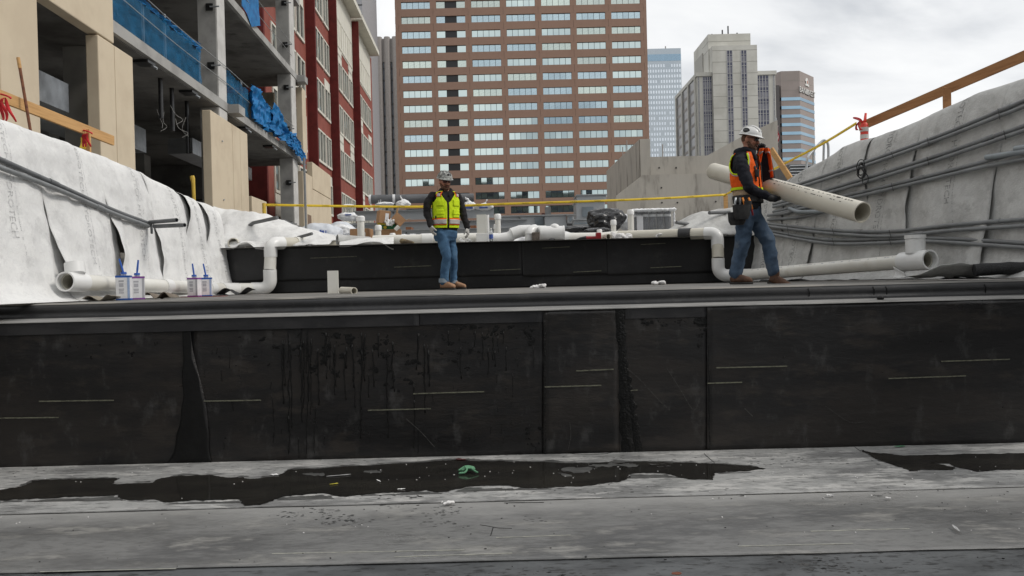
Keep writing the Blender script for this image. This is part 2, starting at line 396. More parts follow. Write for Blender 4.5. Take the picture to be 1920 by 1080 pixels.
wall_sheet(1325, 2500, zline(1.331), base_l, .018, m_rub, seed=5, wav=.010, topw=.008)
fb = lambda h: (lambda px: top_l(px) + h)
wall_sheet(-320, 786, zline(1.325), fb(22), .018, m_flash, 'flashing_strip', .002, 6)
wall_sheet(782, 1019, zline(1.325), fb(21), .013, m_flash, 'flashing_strip', .002, 7)
wall_sheet(1172, 1326, zline(1.325), fb(19), .015, m_flash, 'flashing_strip', .002, 8)
m_dark_strip = M('black strip', (.006, .006, .0062), .5, c2=(.010, .010, .010), scale=5, bump=.2, bscale=20, spec=.3)
wall_sheet(344, 372, zline(1.245), base_l, .0145, m_dark_strip, 'dark_strip', .003, 1, cut=lambda px, v, u: px + 13 * math.sin(v * 5) * u + (u * 26 - 30 * (1 - u)) * (1 - v) ** 5 + 5 * nz(v * 7, u * 2), thick=.0012)  # broad darker band beside the lapped sheet's edge
# mastic joint (wide, lumpy) and thin joints
def joint(pxt, pxb, wpx, dep, seed, yt=None, yb=None):
    mb = MB()
    def fn(u, v):
        px = lerp(pxb, pxt, v) + 2.2 * nz(v * 9, seed); y = lerp(base_l(px) if yb is None else yb, top_l(px) if yt is None else yt, v)
        wv = wpx * (.75 + .5 * nz(v * 14, seed + 3) + .25 * (1 - v))
        p = at(px + (u - .5) * wv, y, WY)
        prof = math.sin(math.pi * u) ** .6
        return Vector((p.x, WY - .012 - dep * prof * (.7 + .22 * nz(p.x * 60, p.z * 18, seed) + .3 * nz(p.x * 160, p.z * 90, seed)), max(.014, p.z)))
    mb.grid(16, 220, fn); return mb.build('mastic_joint', m_tar, lw, smooth=True)
joint(1161, 1176, 24, .016, 1); joint(1021, 1022, 5, .012, 2); joint(1326, 1330, 5, .012, 3); joint(1176, 1198, 16, .010, 4, yt=705)
# drips and smears of mastic: countless, one part
dr = MB(); rnd = random.Random(4)
def drip(px, py, ln, w0, off=.009):
    n = max(4, int(ln / 7)); pts = []; x = px
    for i in range(n + 1):
        x += rnd.uniform(-1.3, 1.3); p = at(x, py + ln * i / n, WY); pts.append(Vector((p.x, WY - off, max(.03, p.z))))
    rr = [w0 * (.6 + .5 * rnd.random()) * (1 - .5 * i / n) for i in range(n + 1)]; rr[-1] *= 1.5
    o = len(dr.v); dr.tube(pts, rr, 6)
    for k in range(o, len(dr.v)): dr.v[k].y = WY - off - max(0, (WY - off) - dr.v[k].y) * .45 + .001
def blob(px, py, r, off=.008):
    p = at(px, py, WY); dr.ell((p.x, WY - off, p.z), (r * rnd.uniform(.7, 1.8), .0028, r * rnd.uniform(.6, 1.4)), None, 7, 5)
def smear(px0, px1, y0, y1, thr, seed, off=.0065, sx=1.0):
    """ragged thin film of mastic: cells of a fine grid kept where fractal noise is high"""
    nu, nv = int((px1 - px0) / 1.6), int((y1 - y0) / 1.6)
    fr = lambda x, y: nz(x * 9 * sx, y * 13, seed) + .6 * nz(x * 24, y * 30, seed + 1) + .35 * nz(x * 60, y * 70, seed + 2)
    def fn(u, v):
        p = at(lerp(px0, px1, u), lerp(y1, y0, v), WY); return Vector((p.x, WY - off - .004 * max(0, fr(p.x, p.z) - thr * .6) - .0015 * nz(p.x * 90, p.z * 90), p.z))
    def kp(u, v):
        p = at(lerp(px0, px1, u), lerp(y1, y0, v), WY); m = math.sin(math.pi * u) ** .4 * (v ** .35) * sstep(1.02, .97, v); return fr(p.x, p.z) + .55 * (m - 1) > thr
    dr.grid(nu, nv, fn, kp)
smear(545, 745, 622, 720, .20, 1); smear(700, 800, 625, 740, .20, 2); smear(780, 1000, 610, 670, .2, 3); smear(880, 1010, 610, 650, .12, 4); smear(985, 1022, 800, 850, .0, 5); smear(60, 300, 636, 680, .46, 6, .013); smear(395, 560, 630, 720, .50, 7); smear(1180, 1330, 596, 612, .05, 8, .012); smear(1300, 1330, 575, 660, .05, 9, .012); smear(840, 960, 640, 700, .22, 10)
for px, py, ln, w0 in ((545, 690, 120, .006), (575, 700, 160, .006), (540, 780, 70, .007), (595, 760, 90, .005), (648, 660, 90, .007), (662, 680, 85, .006), (697, 655, 70, .008), (692, 700, 45, .006), (775, 720, 55, .006), (777, 750, 90, .006), (784, 800, 50, .005), (925, 625, 50, .007), (933, 630, 30, .006), (840, 620, 28, .007), (150, 650, 45, .004), (70, 640, 40, .004), (173, 640, 25, .004), (430, 650, 40, .004), (415, 690, 25, .004), (210, 770, 25, .004), (1000, 650, 40, .003), (960, 700, 45, .003), (948, 650, 45, .008), (625, 655, 70, .007), (610, 650, 60, .006), (735, 640, 40, .006), (890, 620, 30, .006), (860, 615, 24, .006), (1185, 605, 14, .004), (1215, 605, 10, .004), (1260, 606, 18, .004), (1300, 604, 14, .004), (510, 740, 90, .004), (560, 820, 40, .004)):
    drip(px, py, ln, w0)
for _ in range(34):
    x_ = rnd.choice((rnd.gauss(640, 55), rnd.gauss(740, 40), rnd.gauss(880, 60), rnd.gauss(580, 30))); drip(x_, rnd.uniform(615, 660), rnd.uniform(35, 170) if x_ < 800 else rnd.uniform(15, 70), rnd.uniform(.005, .010), .010)
for _ in range(70): drip(rnd.uniform(380, 1010), rnd.uniform(620, 830), rnd.uniform(5, 22), rnd.uniform(.002, .004))
for _ in range(14): blob(rnd.uniform(0, 1920), rnd.uniform(640, 830), rnd.uniform(.003, .006), .024 if _ % 2 else .012)
tag(dr.build('mastic_drips', m_tar, lw, smooth=True), kind='stuff')
# crayon dashes printed on the sheets
for x0, y0, x1, y1, o in ((75, 752, 215, 750, .017), (-40, 784, 112, 782, .017), (372, 752, 490, 750, .011), (370, 782, 384, 781, .011), (775, 738, 908, 734, .011), (690, 769, 808, 766, .011), (1080, 695, 1150, 692, .022), (1021, 725, 1127, 722, .022), (1175, 732, 1195, 731, .016), (1342, 689, 1474, 686, .027), (1325, 718, 1390, 716, .027), (1762, 677, 1890, 673, .027), (1663, 709, 1808, 704, .027)):
    a = at(x0, y0, WY); b = at(x1, y1, WY)
    MB().beam((a.x, WY - o, a.z), (b.x, WY - o, b.z), .003, .0105).build('crayon_dash', m_chalk, lw)
# faint scuffs: thin pale curved rubs
for P, wd, o in (([(1175, 690), (1200, 712), (1235, 750), (1255, 768)], .006, .023), ([(1068, 790), (1070, 815), (1065, 842)], .004, .023), ([(1250, 690), (1275, 730), (1300, 768), (1312, 745)], .006, .016), ([(762, 785), (790, 810), (815, 838)], .005, .012), ([(1395, 765), (1410, 780)], .008, .027), ([(1505, 800), (1512, 832)], .005, .027), ([(1545, 760), (1590, 790), (1620, 790)], .004, .027)):
    pts = catmull([Vector((p.x, WY - o, p.z)) for p in (at(x, y, WY) for x, y in P)], 8); mb = MB()
    for i in range(len(pts) - 1): mb.beam(pts[i], pts[i + 1], .002, wd, (0, 0, 1) if abs((pts[i + 1] - pts[i]).normalized().z) < .9 else (1, 0, 0))
    mb.build('scuff', m_scuff, lw)

m_chalkf = M('faint floor crayon', (.36, .36, .31), .8, c2=(.24, .24, .22), scale=12, mix=(.4, .6), nr=.8)
for x0, y0, x1, y1 in ((510, 1038, 870, 1031), (75, 1072, 330, 1066), (930, 1008, 1070, 1003), (1520, 996, 1705, 991), (1384, 1024, 1600, 1019), (740, 1044, 960, 1037)):
    a = onz(x0, y0, .0065); b = onz(x1, y1, .0065); MB().obox((a + b) / 2, (b - a) / 2, Vector((0, .006, 0)), Vector((0, 0, .0005))).build('crayon_dash', m_chalkf, fl)
rnd = random.Random(12); fk = MB()
for cx, cy, n, sx, sy in ((545, 967, 26, 16, 5), (600, 960, 26, 22, 5), (640, 977, 60, 28, 5), (730, 948, 26, 22, 4), (760, 936, 26, 30, 4), (835, 962, 40, 26, 6), (862, 980, 50, 30, 5), (310, 946, 20, 24, 3), (1000, 978, 14, 14, 3), (1300, 928, 14, 10, 2), (1660, 926, 20, 14, 3), (1530, 1052, 60, 50, 8), (1560, 1068, 50, 50, 6), (960, 1075, 60, 120, 5), (700, 860, 60, 200, 6), (1250, 860, 60, 120, 6), (1450, 870, 50, 120, 6), (140, 885, 40, 130, 5), (480, 935, 30, 120, 4), (1150, 925, 40, 160, 4)):
    for _ in range(n):
        p = onz(rnd.gauss(cx, sx), rnd.gauss(cy, sy), 0); zz = .0135 if p.y > 5.9 else (.0055 if p.y > 4.62 else -.0025); s_ = rnd.uniform(.004, .016); a0 = rnd.uniform(0, 6)
        pts = [(p.x + s_ * rnd.uniform(.5, 1.6) * math.cos(a0 + q * 1.05), p.y + s_ * rnd.uniform(.4, 1.0) * math.sin(a0 + q * 1.05), zz) for q in range(6)]; fk.add(pts, [tuple(range(6))])
tag(fk.build('dark_flakes', M('dark dirt flakes', (.03, .03, .03), .6, c2=(.07, .07, .068), scale=8), fl), kind='stuff')
for P_ in ([(900, 984), (918, 987), (935, 990), (960, 991)], [(925, 988), (922, 998), (920, 1004)], [(1020, 942), (945, 943), (985, 942)], [(1600, 836), (1616, 846), (1650, 852)], [(1340, 868), (1325, 855), (1320, 850)], [(1045, 845), (1085, 852), (1130, 851), (1160, 846)]):
    MB().tube(catmull([onz(x, y, .0145 if y < 935 else .0065) for x, y in P_], 6), .0022, 5).build('surface_crack', m_tar, fl)

# ---- ledge and curb rising to the deck
def sweep(name, prof, mat, y_noise=.006, parent=None, base=(0, 0, 0), nx=200, jag=None, solid=0):
    P = catmull([Vector((0, y, z)) for y, z in prof], 5); mb = MB()
    def fn(u, v):
        x = lerp(-6.5, 8.5, u); p = P[min(len(P) - 1, int(round(v * (len(P) - 1))))]
        dy = y_noise * nz(x * .9, p.z * 4, 1) ; dz = y_noise * .6 * nz(x * 1.3, p.y * 3, 4)
        if jag: dy += jag(x, v)
        return Vector((x, p.y + dy, p.z + dz))
    mb.grid(nx, len(P) - 1, fn); return mb.build(name, mat, parent, smooth=50, base=base, solid=solid)
dk = sweep('deck', [(7.70, 1.478), (7.78, 1.490), (8.2, 1.49), (10, 1.49), (13.3, 1.49)], M('silty deck membrane', (.18, .172, .16), .65, c2=(.06, .058, .055), scale=1.6, mix=(.42, .66), stretch=(.4, 2, 1), c3=(.24, .225, .2), s3=2.5, mix3=(.5, .65), bump=.2, bscale=25, detail=9), .003)
tag(dk, kind='structure')
cb = sweep('deck_curb', [(7.57, 1.352), (7.64, 1.362), (7.668, 1.39), (7.672, 1.43), (7.684, 1.462), (7.71, 1.4785)], m_rub2, .006); tag(cb, kind='structure')
lg = sweep('ledge', [(WY - .028, 1.326), (WY - .012, 1.3345), (7.4, 1.341), (7.575, 1.352)], m_dustledge, .004, jag=lambda x, v: (-.006 * (x > 1.78) * max(0, nz(x * 2.2, 8) + .35) - .01 * (x > 1.78)) * (1 - v)); tag(lg, kind='structure')
for px in (1518, 1640, 1664, 1850):
    a = at(px, hor(px) + 30, 7.64); MB().tube([(a.x, 7.662, 1.37), (a.x + .01, 7.664, 1.43), (a.x, 7.676, 1.462)], .004, 6).build('membrane_lap', m_tar, cb, smooth=True)

# ---- second wall
sw = empty('membrane_wall', (0, WY2, DECK), 'lower black rubber membrane wall behind the worker in the yellow vest', 'wall')
MB().box((-5.4, WY2 + .01, DECK - .2), (6.0, WY2 + .5, UP + .012)).build('wall_core', m_rub2, sw)
def sheet2(x0, x1, z0f, z1f, off, seed, mat=m_rub2, wav=.008):
    mb = MB()
    def fn(u, v):
        x = lerp(x0, x1, u); z = lerp(z0f(x), z1f(x), v)
        return Vector((x, WY2 - max(.001, off + wav * nz(x * .9, z * 2, seed)), z))
    mb.grid(60, 14, fn); return mb.build('membrane_sheet', mat, sw, smooth=True, solid=.005)
low = lambda x: DECK + .20 + .012 * nz(x, 2)
sheet2(-5.2, .2, low, lambda x: UP + .026 + .006 * nz(x * 2, 4), .03, 1); sheet2(.18, 1.55, lambda x: low(x) - .02 , lambda x: UP + .028, .038, 2)
sheet2(1.53, 5.8, lambda x: DECK + .17 + .01 * nz(x, 3), lambda x: UP + .03, .03, 3)
sheet2(-5.2, 5.8, lambda x: DECK + .005, lambda x: DECK + .3, .014, 4)
for x0, x1, z in ((-3.25, -2.5, 2.05), (-1.9, -1.3, 1.87), (-.35, .15, 1.78), (.5, .95, 2.12), (1.0, 1.45, 1.72), (2.25, 2.75, 1.76), (2.1, 2.5, 2.14)):
    MB().beam((x0, WY2 - .05, z), (x1, WY2 - .05, z + .01), .003, .012).build('crayon_dash', m_chalk, sw)
ud = sweep('upper_deck', [(13.0, UP + .015), (13.3, UP + .02), (20, UP + .02), (44, UP + .02)], m_floor, .001, nx=20); tag(ud, kind='structure')

# ================================================================ DRAPED FLEECE WALLS
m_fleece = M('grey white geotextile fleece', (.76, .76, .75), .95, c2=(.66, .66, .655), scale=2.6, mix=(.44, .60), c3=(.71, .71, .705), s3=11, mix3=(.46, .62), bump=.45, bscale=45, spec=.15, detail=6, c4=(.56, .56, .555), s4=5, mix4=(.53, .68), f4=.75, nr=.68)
m_fleece_shade = M('shade grey geotextile fleece', (.56, .56, .545), .95, c2=(.44, .438, .425), scale=2.2, mix=(.44, .60), c3=(.50, .497, .485), s3=9, mix3=(.46, .62), bump=.45, bscale=45, spec=.15, detail=6, c4=(.37, .366, .355), s4=4, mix4=(.53, .68), f4=.75, nr=.68)  # same fleece darkened, shade of the right wall put into its colour
m_print = M('faded grey ink', (.40, .40, .40), .9, c2=(.66, .66, .66), scale=38, mix=(.40, .56), spec=.1)
m_print2 = M('faded dark ink', (.23, .23, .225), .9, c2=(.44, .44, .43), scale=38, mix=(.42, .58), spec=.1)
topL = [(6, 3.42), (8.2, 3.38), (9.5, 3.31), (10, 3.28), (11, 3.16), (12, 3.02), (12.7, 2.96), (13.4, 2.86)]
topR = [(7, 3.80), (8.75, 3.67), (9.2, 3.64), (9.6, 3.58), (9.85, 3.53), (10.3, 3.46), (10.75, 3.42), (11.0, 3.43), (11.25, 3.40), (11.6, 3.29), (12.3, 3.14), (12.67, 3.04), (13.6, 2.86)]
def baseL(y): return Vector((-5.45 + .0638 * y, y, DECK))
def baseR(y): return Vector((5.2 + .33 * (9.2 - y), y, DECK))
NL = Vector((1, -.064, 0)).normalized(); NR = Vector((-1, -.33, 0)).normalized()
profile = [(0.00, .30, 0.0), (.05, .17, .02), (.10, .07, .07), (.18, .01, .17), (.30, -.03, .33), (.45, -.07, .52), (.60, -.11, .72), (.72, -.16, .88), (.80, -.22, .975), (.86, -.32, 1.0), (.93, -.55, 1.0), (1.0, -.95, .985)]
prof_o = [(a, b) for a, b, c in profile]; prof_z = [(a, c) for a, b, c in profile]
def smooth_i(tab, x):
    return sum(interp(tab, x + d) for d in (-.03, -.015, 0, .015, .03)) / 5
def drape(side, y, w_, lift=0.0, seed=0.0, flare=1.0):
    b = baseL(y) if side < 0 else baseR(y); n = NL if side < 0 else NR
    H = interp(topL if side < 0 else topR, y) - DECK
    o = smooth_i(prof_o, w_); z = smooth_i(prof_z, w_) * H
    if w_ < .12: o = lerp(.03, o, flare)
    d = .035 * nz(y * 1.1, w_ * 2.2, 3 + seed) + .02 * nz(y * 3.1, w_ * 4.0, 7 + seed) + .012 * nz(y * 7, w_ * 3, 1 + seed) + (.022 if side < 0 else .014) * (1 - 2 * abs(nz(y * 4.2 + .25 * math.sin(w_ * 5), w_ * .9, 12 + seed))) * sstep(.04, .2, w_)
    return b + n * (o + d + lift) + Vector((0, 0, z + .004 + .02 * nz(y * 1.7, 5 + side) * (w_ > .7)))
def make_drape(side, seams, prints, mat, mprint, label, big):
    root = empty('fleece_wall', (baseL(10) if side < 0 else baseR(10)), label, 'fabric wall')
    rn = random.Random(5 if side < 0 else 9); sheets = []
    for i, (a, b) in enumerate(zip(seams, seams[1:])):
        ov = .10; ph = rn.uniform(0, 6); amp = rn.uniform(.07, .13) if side < 0 else rn.uniform(.025, .06); bul = .055 if side < 0 else .03
        def lf(s, w_, ph=ph, amp=amp, bul=bul, i=i):
            e1 = sstep(.72, .88, s); e0 = sstep(.26, 0, s)
            k = max(0, math.sin(w_ * 7.5 + ph)) ** 1.5 * sstep(.02, .15, w_) * sstep(.95, .78, w_)
            pull = .012 * nz(w_ * 16, s * 2.2, ph) * sstep(.05, .2, w_)
            return .010 + bul * math.sin(math.pi * min(1, max(0, s * .9))) + pull + e0 * (.020 + amp * k) - e1 * .03
        def yy(s, w_, a=a, b=b, ph=ph): 
            return lerp(a - ov, b + .16, s) + (.07 * math.sin(w_ * 6 + ph) + .05 * nz(w_ * 5, ph)) * (1 - s) ** 3
        mb = MB(); mb.grid(34, 84, lambda u, v: drape(side, yy(u, v), v, lf(u, v), i * .3))
        o = mb.build('fleece_sheet', mat, root, smooth=True, solid=.004); sheets.append((o, a, b, yy, lf, i))
    # printed lettering down each sheet
    for (pos, w0) in prints:
        for o, a, b, yy, lf, i in sheets:
            if a <= pos < b: break
        s0 = (pos - a + .1) / (b + .26 - a); mb = MB()
        H = (interp(topL if side < 0 else topR, pos) - DECK) * 1.12
        vs_, fs_ = text_mesh('HYDROTECH HYDROTECH', .082, 0, 1.0, 'LEFT')
        def put(tx, ty):
            w_ = w0 - tx * 1.75 / (H * 1.35)
            wob = .035 * math.sin(w_ * 6 + i)
            s = s0 + (ty * 1.0 + wob) / (b - a) * (1 if side < 0 else -1)
            w_ = min(.97, max(.01, w_)); s = min(.999, max(0, s))
            return drape(side, yy(s, w_), w_, lf(s, w_) + .0055, i * .3)
        mb.add([put(v.x, v.y) for v in vs_], fs_)
        # dotted selvedge line beside the lettering
        for k in range(95):
            x = k * .0125
            if rn.random() < .3: continue
            q = [put(x, .058), put(x + .008, .058), put(x + .008, .064), put(x, .064)]; mb.add(q, [(0, 1, 2, 3)])
        mb.build('printed_lettering', mprint, o)
    return root
wl = make_drape(-1, [5.2, 6.4, 7.5, 8.6, 9.72, 10.85, 11.84, 12.45, 13.0], [(8.0, .93), (9.2, .86), (10.35, .93), (11.4, .80), (12.1, .9), (12.75, .75)], m_fleece, m_print, 'white fleece draped over the left side wall, printed sheets with open seams', True)
wr_ = make_drape(1, [6.6, 7.75, 8.9, 10.0, 10.75, 11.7, 12.4, 13.0, 13.7], [(8.4, .9), (9.35, .92), (10.4, .84), (11.25, .92), (12.05, .83), (12.75, .75)], m_fleece_shade, m_print2, 'grey fleece draped over the right side wall behind the pipe carrier', True)
# solid earth-side backing of both walls
for side, nm in ((-1, 'left'), (1, 'right')):
    mb = MB()
    def fn(u, v):
        y = lerp(5.2, 13.6, u); return drape(side, y, .3 + .7 * v, -.12)
    mb.grid(40, 12, fn); mb.build('concrete_backing', M('formed concrete', (.34, .33, .31), .85, c2=(.26, .25, .235), scale=2, bump=.2), wl if side < 0 else wr_)
# ================================================================ BUILDINGS
m_tan = M('tan precast concrete', (.60, .51, .38), .85, c2=(.55, .46, .34), scale=1.2, c3=(.50, .42, .31), s3=.7, mix3=(.58, .8), bump=.06, bscale=60, spec=.3)
m_conc = M('grey formed concrete', (.36, .355, .34), .85, c2=(.27, .265, .255), scale=1.3, c3=(.42, .415, .40), s3=.6, mix3=(.5, .75), bump=.12, bscale=12, spec=.3)
m_concl = M('pale concrete', (.55, .54, .52), .85, c2=(.46, .45, .43), scale=2, bump=.1, spec=.3)
m_concd = M('dark formed concrete', (.20, .195, .185), .9, c2=(.13, .125, .12), scale=.9, c3=(.09, .088, .083), s3=1.4, mix3=(.55, .75), spec=.2)
m_steel = M('galvanised steel', (.50, .52, .54), .42, .7, c2=(.42, .44, .46), scale=5, stretch=(.3, 1, 1), rvar=.1)
m_black = M('black plastic', (.012, .012, .013), .35, c2=(.02, .02, .02), scale=10)
m_brick = M('red brick and panel', (.265, .082, .062), .85, c2=(.23, .068, .052), scale=1.5, bump=.05, bscale=25, spec=.25)
m_brickd = M('dark red brick', (.13, .022, .02), .85, c2=(.10, .018, .016), scale=2.5, bump=.1, bscale=12, spec=.25)
m_cream = M('cream trim', (.68, .66, .58), .7, c2=(.62, .60, .53), scale=2)
m_glassd = M('dark window glass', (.06, .075, .075), .06, 0, c2=(.10, .12, .115), scale=.9, spec=.9)
m_net = M('blue debris net', (.008, .10, .21), .7, c2=(.010, .15, .32), scale=3, mix=(.4, .7), alpha=.58, spec=.2)
m_tarp = M('crumpled blue tarp', (.008, .16, .40), .6, c2=(.006, .10, .28), scale=4, spec=.3)
m_wire = M('wire rope', (.35, .36, .36), .5, .6)

# ---- left: unfinished concrete frame with tan precast panels
def LX(y): return -8.36 - .05 * (y - 24.2)
def lseg(mb, y0, y1, n0, n1, z0, z1, fx=LX):
    return mb.prism([(fx(y0) + n0, y0), (fx(y0) + n1, y0), (fx(y1) + n1, y1), (fx(y1) + n0, y1)], z0, z1)
uf = empty('unfinished_building', (LX(23), 23, 3.0), 'unfinished concrete frame building at left with tan precast panels', 'building')
def P(name, mat, *a, **k):
    mb = MB(); lseg(mb, *a); return mb.build(name, mat, uf, **k)
for z0, z1 in ((3.02, 3.25), (6.90, 7.15), (10.35, 10.6), (13.8, 14.05)):
    P('floor_slab', m_conc, 10.5 if z0 != 6.9 else 10.5, 35.0, -13, -.06, z0, z1)
# separate soffit panels in a darker concrete, 4 mm below the slabs
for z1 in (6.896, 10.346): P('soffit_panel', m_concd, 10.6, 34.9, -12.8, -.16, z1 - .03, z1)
for y0, y1 in ((23.3, 24.1), (32.9, 33.8)):
    for z0, z1 in ((3.26, 6.86), (7.16, 10.31), (10.61, 13.8)):
        c_ = P('column', m_conc, y0, y1, -.62, -.10, z0, z1)
        MB().prism([(LX(y0) - .0995, y0 + .02), (LX(y0) - .07, y0 + .02), (LX(y1) - .07, y1 - .02), (LX(y1) - .0995, y1 - .02)], z0, z1).build('column_face', m_concl, c_)
        for zz in (z0 + .9, z0 + 2.6):
            b_ = MB().box((LX(y0) - .36, y0 - .05, zz - .1), (LX(y0) - .16, y0 - .004, zz + .1)).build('connector_plate', m_black, c_)
            MB().tube([(LX(y0) - .24, y0 - .05, zz), (LX(y0) + .04, y0 - .06, zz)], .025, 8).build('bolt', m_steel, b_)
for y0, n0 in ((17.2, -1.5), (17.2, -6), (24, -6), (31, -6), (24, -11), (31, -11), (12, -3), (12, -7)):
    for z0, z1 in ((3.26, 6.86), (7.16, 10.31)): P('column', m_conc, y0, y0 + .6, n0, n0 + .6, z0, z1)
P('corbel', m_conc, 24.1, 24.75, -.06, .28, 6.86, 7.12); P('corbel', m_conc, 34.0, 34.6, -.06, .28, 10.28, 10.55)
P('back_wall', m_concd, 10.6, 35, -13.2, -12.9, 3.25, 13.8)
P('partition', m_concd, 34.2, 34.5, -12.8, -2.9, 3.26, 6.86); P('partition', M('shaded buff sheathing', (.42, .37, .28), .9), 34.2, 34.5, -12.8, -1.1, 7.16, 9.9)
P('brick_infill', m_brickd, 33.6, 33.9, -12.6, -2.95, 3.26, 4.6)
for z in (4.62, 5.3): P('pipe_rail', m_black, 33.5, 33.58, -12, -3, z, z + .05)
# precast panels, each a piece with joints
for y0, y1, z0, z1 in ((10.6, 12.29, 3.0, 14), (12.31, 13.42, 3.0, 14), (13.43, 16.31, 6.62, 14), (15.6, 16.31, 3.0, 6.59), (16.33, 17.2, 3.0, 6.59), (22.3, 24.3, 3.0, 6.57), (24.33, 25.1, 3.0, 6.57), (25.12, 25.95, 3.0, 6.57), (26.3, 28.2, 3.0, 4.6), (34.4, 36.4, 3.0, 6.55), (36.43, 41.2, 3.0, 6.0), (36.5, 41.2, 6.03, 7.25), (34.62, 35.4, 7.2, 10.2)):
    P('precast_panel', m_tan, y0, y1, -.25, .0 if y0 < 34 else .02, z0, z1, bevel=.02)
# openings in the far panel
for y0, y1, z0, z1 in ((35.1, 35.9, 3.0, 4.75), (38.6, 39.6, 3.6, 4.55)):
    P('panel_opening', M('plywood reveal', (.20, .13, .085), .8), y0, y1, .012, .03, z0, z1)
# blue debris netting and tarp along the slab edge
def net(y0, y1, z0, ztop, amp, seed, mat, name, nzz=14):
    mb = MB()
    def fn(u, v):
        y = lerp(y0, y1, u); zt = ztop(u); 
        return Vector((LX(y) - .1 + amp * nz(y * 2.6, v * 3, seed) + amp * .6 * nz(y * 7, v * 5, seed), y, lerp(z0 + .03, zt, v)))
    mb.grid(70, nzz, fn); return mb.build(name, mat, uf, smooth=True)
net(15.9, 21.9, 7.15, lambda u: 8.25 - .12 * math.sin(u * math.pi) + .05 * nz(u * 8, 1), .06, 1, m_net, 'debris_net')
net(15.9, 21.9, 8.02, lambda u: 8.28 - .12 * math.sin(u * math.pi) + .05 * nz(u * 8, 1), .12, 2, m_tarp, 'net_hem', 6)
net(24.2, 28.6, 7.15, lambda u: 8.22 - .22 * u + .1 * nz(u * 7, 3), .10, 3, m_net, 'debris_net')
rnd = random.Random(3)
def tarp(y0, y1, z0f, z1f, amp, seed, n0):
    mb = MB()
    def fn(u, v):
        y = lerp(y0, y1, u) + .12 * nz(u * 9, v * 6, seed); z = lerp(z0f(u), z1f(u), v)
        r_ = 1 - abs(nz(u * 11 + .4 * v, v * 2.2, seed)) * 2; r2 = 1 - abs(nz(u * 23, v * 5 + u * 3, seed + 4)) * 2
        return Vector((LX(y) + n0 + amp * r_ + amp * .5 * r2, y, z + .08 * nz(u * 8, v * 5, seed + 2)))
    mb.grid(90, 26, fn); return mb.build('crumpled_tarp', m_tarp, uf, smooth=70)
tarp(26.4, 30.2, lambda u: 7.17, lambda u: 8.25 - .15 * u + .18 * math.sin(u * 7), .16, 1, -.12)
tarp(28.8, 33.3, lambda u: 7.17 - .1 * u, lambda u: 8.2 - .7 * u + .15 * math.sin(u * 9), .17, 2, -.02)
tarp(31.6, 34.3, lambda u: 7.12 - .35 * u, lambda u: 7.75 - .55 * u, .10, 3, .06)
mb = MB(); mb.grid(6, 8, lambda u, v: Vector((LX(26) - .05 + .05 * nz(u * 3, v * 3), lerp(25.7, 27.6, u) + .3 * (1 - v), lerp(10.45, 11.6, v) if v > .3 else 10.7 - .35 * (1 - abs(u - .5) * 2) * (1 - v / .3)))); mb.build('debris_net', m_tarp, uf, smooth=True)
for z in (7.72, 8.2, 11.1, 11.6):
    mb = MB(); mb.tube([(LX(y) - .03, y, z - .05 * math.sin((y - 16) * .4) ** 2) for y in [16 + k for k in range(18)]], .011, 6); mb.build('safety_wire', m_wire, uf)
for y in (18.2, 19.5, 26, 28.5): P('net_post', m_steel, y, y + .05, -.2, -.15, 7.15, 8.3)
# services hanging under the slab
P('air_duct', m_steel, 14.0, 16.8, -1.75, -1.2, 5.35, 5.95); P('air_duct', m_steel, 19.2, 24, -3.6, -2.5, 5.7, 6.4); P('air_duct', m_steel, 26, 33, -2.6, -1.8, 6.0, 6.5)
for px, y0, y1, Y in ((323, 212, 246, 21.0), (352, 258, 288, 22.5), (302, 205, 222, 20)):
    a = at(px, y0, Y); b = at(px, y1, Y); MB().tube([(a.x, Y, 6.9), (a.x, Y, b.z)], .055, 10).build('hanger_pipe', m_black, uf, smooth=40)
for k in range(5):
    a = at(*[(300, 222), (306, 228), (330, 215), (335, 240), (342, 238), (372, 212), (378, 230), (318, 225), (365, 220)][k], 20.8)
    mb = MB(); mb.tube(catmull([a + Vector((rnd.uniform(-.15, .15), 0, .25)), a, a + Vector((rnd.uniform(-.2, .2), .1, -.12)), a + Vector((rnd.uniform(-.1, .3), 0, -.25))], 5), .0035, 5); mb.build('loose_wire', m_concl, uf)
for px, py, Y in ((270, 98, 18.6), (370, 165, 21.5), (450, 238, 26.5), (500, 275, 30)):
    a = at(px, py, Y); MB().box((LX(Y) - .45, Y - .3, 6.80), (LX(Y) - .1, Y + .1, 6.864)).build('embed_plate', m_black, uf)
    MB().tube([(LX(Y) - .15, Y, 6.80), (LX(Y) - .02, Y, 6.72)], .03, 6).build('embed_anchor', m_steel, uf)

# ---- red brick apartment building
def FX(y): return -11.5 - .035 * (y - 46.3)
rb = empty('brick_building', (FX(55), 55, 3.0), 'red brick apartment building with cream windows and cornice brackets', 'building')
def Q(name, mat, *a, par=None, **k):
    mb = MB(); lseg(mb, *a, fx=FX); return mb.build(name, mat, par or rb, **k)
body = Q('wall', m_brick, 37.15, 74, -14, 0, 2.95, 22.4)
Q('end_wall', m_brickd, 36.9, 37.14, -14.2, .02, 2.95, 22.4)
for y in (46, 53.05, 62.7): Q('brick_pier', m_brickd, y, y + .26, .004, .55, 2.95, 22.2)
Q('cream_cladding', m_cream, 53.35, 62.65, .003, .04, 18.25, 22.4); Q('cream_cladding', m_cream, 63.0, 72.9, .003, .04, 18.25, 22.4)
Q('cornice', m_cream, 53.35, 62.65, -.5, .85, 22.42, 22.8); Q('cornice', m_cream, 63.0, 73.2, -.5, .85, 22.42, 22.8); Q('roof', m_concd, 37, 74, -14, -.5, 22.4, 22.7)
tops = [20.4, 17.35, 14.28, 11.2, 8.15, 5.1]
pane_meshes = {}
